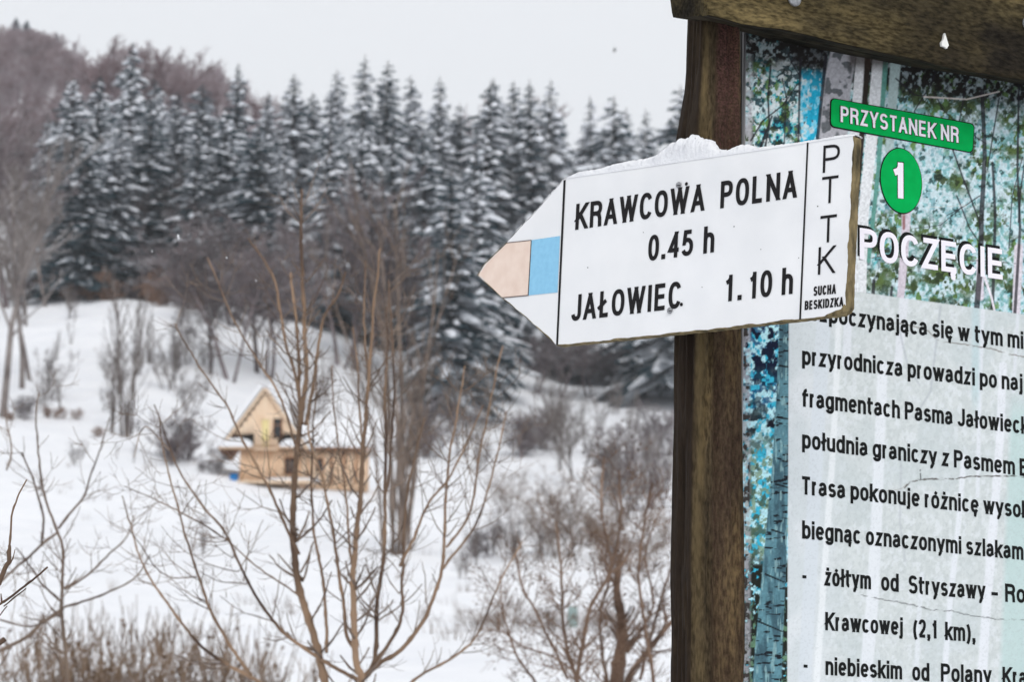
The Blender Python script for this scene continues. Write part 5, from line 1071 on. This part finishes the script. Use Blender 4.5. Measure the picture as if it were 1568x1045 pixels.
prism('beige_patch', [SG.P(a, b, .0003) for a, b in [(733, 421.3), (745, 404), (777.4, 371.8), (813.0, 368.3), (808.2, 452.6), (769.8, 456.3)]], (0, -.0002, 0), [M['beige']], plate)
prism('blue_patch', [SG.P(a, b, .0003) for a, b in [(813.9, 367.9), (857.5, 361.5), (853.7, 448), (809.4, 452.6)]], (0, -.0002, 0), [M['blue_paint']], plate)
for nm, q in (('patch_outline', [(776, 371.4), (813.5, 367.4), (813.5, 368.6), (776, 372.6)]), ('patch_outline', [(812.9, 368), (814.1, 368), (809.4, 452.8), (808.0, 452.8)]), ('patch_outline', [(768.5, 455.6), (809, 451.8), (809, 453.2), (769.5, 457)])):
    prism(nm, [SG.P(a, b, .0007) for a, b in q], (0, -.0001, 0), [mat('grey_line', (.12, .09, .08, 1), .7)], plate)
for q in ([(863.0, 276), (866.2, 275.5), (854.4, 528.5), (851.6, 529)], [(1235.6, 218.5), (1238.0, 218), (1226.4, 489), (1223.8, 489.4)]):
    prism('black_line', [SG.P(a, b, .0004) for a, b in q], (0, -.0002, 0), [M['ink']], plate)
def sgn(s, p0, p1, h, wf, sp=.15, space=.3, n=.0005): lettering(SG, plate, s, p0, p1, h, wf, n, M['ink'], sp=sp, space=space)
sgn("KRAWCOWA", (881, 352.5), (1078.5, 322.5), 39.5, .168); sgn("POLNA", (1103, 319.5), (1220, 302.5), 41.2, .168, .19)
sgn("0.45", (992.3, 400.3), (1061, 391), 39.2, .168, .15); sgn("h", (1077, 389), (1093.5, 386.5), 41.3, .168)
sgn("JAŁOWIEC", (874.6, 492.5), (1042.8, 472), 39.8, .168, .16); sgn("1.", (1109, 462.8), (1136.5, 459.5), 40.5, .168, .22); sgn("10", (1146, 458.5), (1182, 454.3), 40.8, .168, .19); sgn("h", (1197, 452.4), (1214, 450.3), 41.4, .168)
sgn("P", (1260, 265), (1285.5, 262), 41.5, .105); sgn("T", (1258.6, 312.6), (1282.4, 309.8), 41, .105); sgn("T", (1256, 372.8), (1280, 370), 41.5, .105); sgn("K", (1252.6, 421.2), (1278, 418.2), 42, .105)
sgn("SUCHA", (1245.8, 453.7), (1280.2, 450.0), 14.5, .20, .14); sgn("BESKIDZKA", (1232.3, 475.3), (1291.7, 469.2), 14, .20, .13)
for (a, b), (c_, d_2) in (((1039.5, 283.5), (1051, 281.6)), ((1026, 476), (1043.3, 466.5))):
    disc('screw', SG.P(a, b, .0006), .0036, .0022, M['zinc'], plate); disc('screw_hole', SG.P(c_, d_2, .0006), .0021, .0002, M['ink'], plate)
    q = SG.P(a, b, .0029); box('screw_slot', (q[0], q[1], q[2]), (.0046, .0004, .0009), M['ink'], plate)
rs_ = np.random.default_rng(8)
for k in range(7):
    a, b = [(985, 356), (1124, 347), (1223, 395), (1252, 316), (1165, 382), (900, 410), (1075, 440)][k]; disc('speck', SG.P(a, b, .0003), .0006 + .0002 * (k % 2), .0001, M['panel_core'], plate, k=8)
# snow along the top edge: (px, height px) profile above the edge line
prof = [(864, 1), (870, 4), (880, 9), (895, 10), (915, 10), (930, 13), (960, 15), (985, 16), (1000, 18), (1012, 24), (1022, 32), (1032, 36), (1045, 38), (1060, 41), (1066, 36), (1075, 32), (1085, 28), (1093, 14), (1110, 9), (1118, 13), (1128, 15), (1140, 14), (1155, 7), (1180, 6), (1215, 5), (1250, 5), (1285, 6), (1302, 4), (1311, 2)]
pxs = np.linspace(866, 1309, 520); hp = np.interp(pxs, [p[0] for p in prof], [p[1] for p in prof]) * (1 + .22 * (fbm(pxs / 5, pxs * 0, 4) - .5)) + 1.2 * (fbm(pxs / 2.2, pxs * 0 + 7, 3) - .5)
ey = np.interp(pxs, [864, 868, 980, 1060, 1150, 1230, 1302, 1311], [275, 272.5, 256.5, 244.5, 231.5, 219, 207.5, 207]); K_ = 16; V = []
for i, (a, b, h) in enumerate(zip(pxs, ey, hp)):
    e0 = SG.P(a, b + 1.2); hh = max(h, .8) * abs(SG.loc(a, b)[1] - SG.loc(a, b - 10)[1]) / 10
    for j in range(K_):
        t = j / (K_ - 1) * math.pi; wd = TK * .54 + min(.006, max(0, h - 12) * .00022) * math.sin(t); yv = TK / 2 - math.cos(t) * wd; zz = e0[2] + (math.sin(t) ** .75) * hh
        ns = (float(_perm[(i * 7 + j * 3) & 255, (i + j * 11) & 255]) - .5) * (.0013 if 1 < j < K_ - 2 else .0003)
        V.append((e0[0] + ns, yv + ns, zz + ns * (1 if 0 < j < K_ - 1 else 0)))
ii = np.arange(K_ - 1); Q = (np.stack([ii, ii + K_, ii + 1 + K_, ii + 1], 1)[None] + (np.arange(len(pxs) - 1) * K_)[:, None, None]).reshape(-1, 4)
mesh_np('snow_cover', V, Q, [M['snow_near']], smooth=True, parent=arrow)
# thin rime along the upper slanting edge
pts = smooth_line([(776, 371), (800, 344.5), (815, 329.5), (840, 301), (865, 273)], 2.5); V = []; K_ = 7
for i, p in enumerate(pts):
    c = SG.P(p[0], p[1]); h = .0022 * (.5 + 1.4 * _perm[i & 255, 9]) * (1 if p[0] > 790 else .5)
    for j in range(K_):
        t = j / (K_ - 1) * math.pi; V.append((c[0] - math.sin(t) * h * .7, TK / 2 - math.cos(t) * TK * .53, c[2] + math.sin(t) * h * .7))
ii = np.arange(K_ - 1); Q = (np.stack([ii, ii + K_, ii + 1 + K_, ii + 1], 1)[None] + (np.arange(len(pts) - 1) * K_)[:, None, None]).reshape(-1, 4)
mesh_np('snow_cover', V, Q, [M['snow_near']], smooth=True, parent=arrow)

# ------------------------------------------------------------------ small things in the air
bp_ = at(941, 76, 60); V, Qd = tube_vf([(-.01, 0, -.06), (0, 0, -.04), (.005, 0, 0), (.01, 0, .04), (.012, 0, .06)], [.004, .02, .03, .018, .003], 8)
e = empty('bird', bp_); mesh_np('body', V, Qd, [M['char']], smooth=True, parent=e)
mesh_np('wing', [(0, 0, .03), (-.035, .02, .0), (-.03, .03, -.05), (0, 0, -.02), (0, .006, .0)], [np.array([[0, 1, 4], [1, 2, 4], [2, 3, 4], [3, 0, 4]])], [M['char']], parent=e); tag(e, 'tiny dark bird in the pale sky left of the post top', 'bird')
fl = [(273, 363, 4, 9, 'longest white falling snowflake streak left of the stout trunks'), (233, 385, 2, 4, 'small white snowflake left of the longest streak'), (347, 395, 2.5, 3, 'white snowflake before the violet crowns'), (392, 430, 2, 3, 'white snowflake left of the tall brown twig'), (823, 206, 3, 5, 'dark fleck falling over the spruces above the sign')]
for px, py, w_, h_, lb in fl:
    c = at(px, py, 4.2); s = 4.2 / F; V, Qd = tube_vf(np.array([(-.3 * w_, 0, .5 * h_), (-.1 * w_, 0, .3 * h_), (0, 0, 0), (.12 * w_, 0, -.3 * h_), (.3 * w_, 0, -.5 * h_)]) * s, np.array([.1, .4, .5, .4, .1]) * w_ * s * .8, 6)
    o = mesh_np('snowflake', V, Qd, [M['snow_near'] if 'white' in lb else M['char']], smooth=True); o.location = c; tag(o, lb, 'snowflake', 'falling snowflakes')
print('GAP', SG.P(1060, 520), SG.world([SG.P(1060, 520)]), BD.world([BD.P(1061, 520, N1)]))
print('GAP2', SG.world([SG.P(1130, 500)]), BD.world([BD.P(1130, 500, N1)]), 'size board panel', pl, pr_, pt, pb, 'house', hb, mpp)
# ------------------------------------------------------------------ thin winter haze
hm = bpy.data.materials.new('haze'); hm.use_nodes = True; hn = hm.node_tree
hn.nodes.remove(hn.nodes['Principled BSDF']); pv = hn.nodes.new('ShaderNodeVolumePrincipled'); pv.inputs['Color'].default_value = (.90, .94, 1, 1); pv.inputs['Density'].default_value = HAZE
hn.links.new(pv.outputs[0], hn.nodes['Material Output'].inputs['Volume'])
if HAZE > 0:
    hz_ = box('haze', (0, 1350, 153.25), (1960, 3420, 313.5), hm); tag(hz_, kind='stuff')
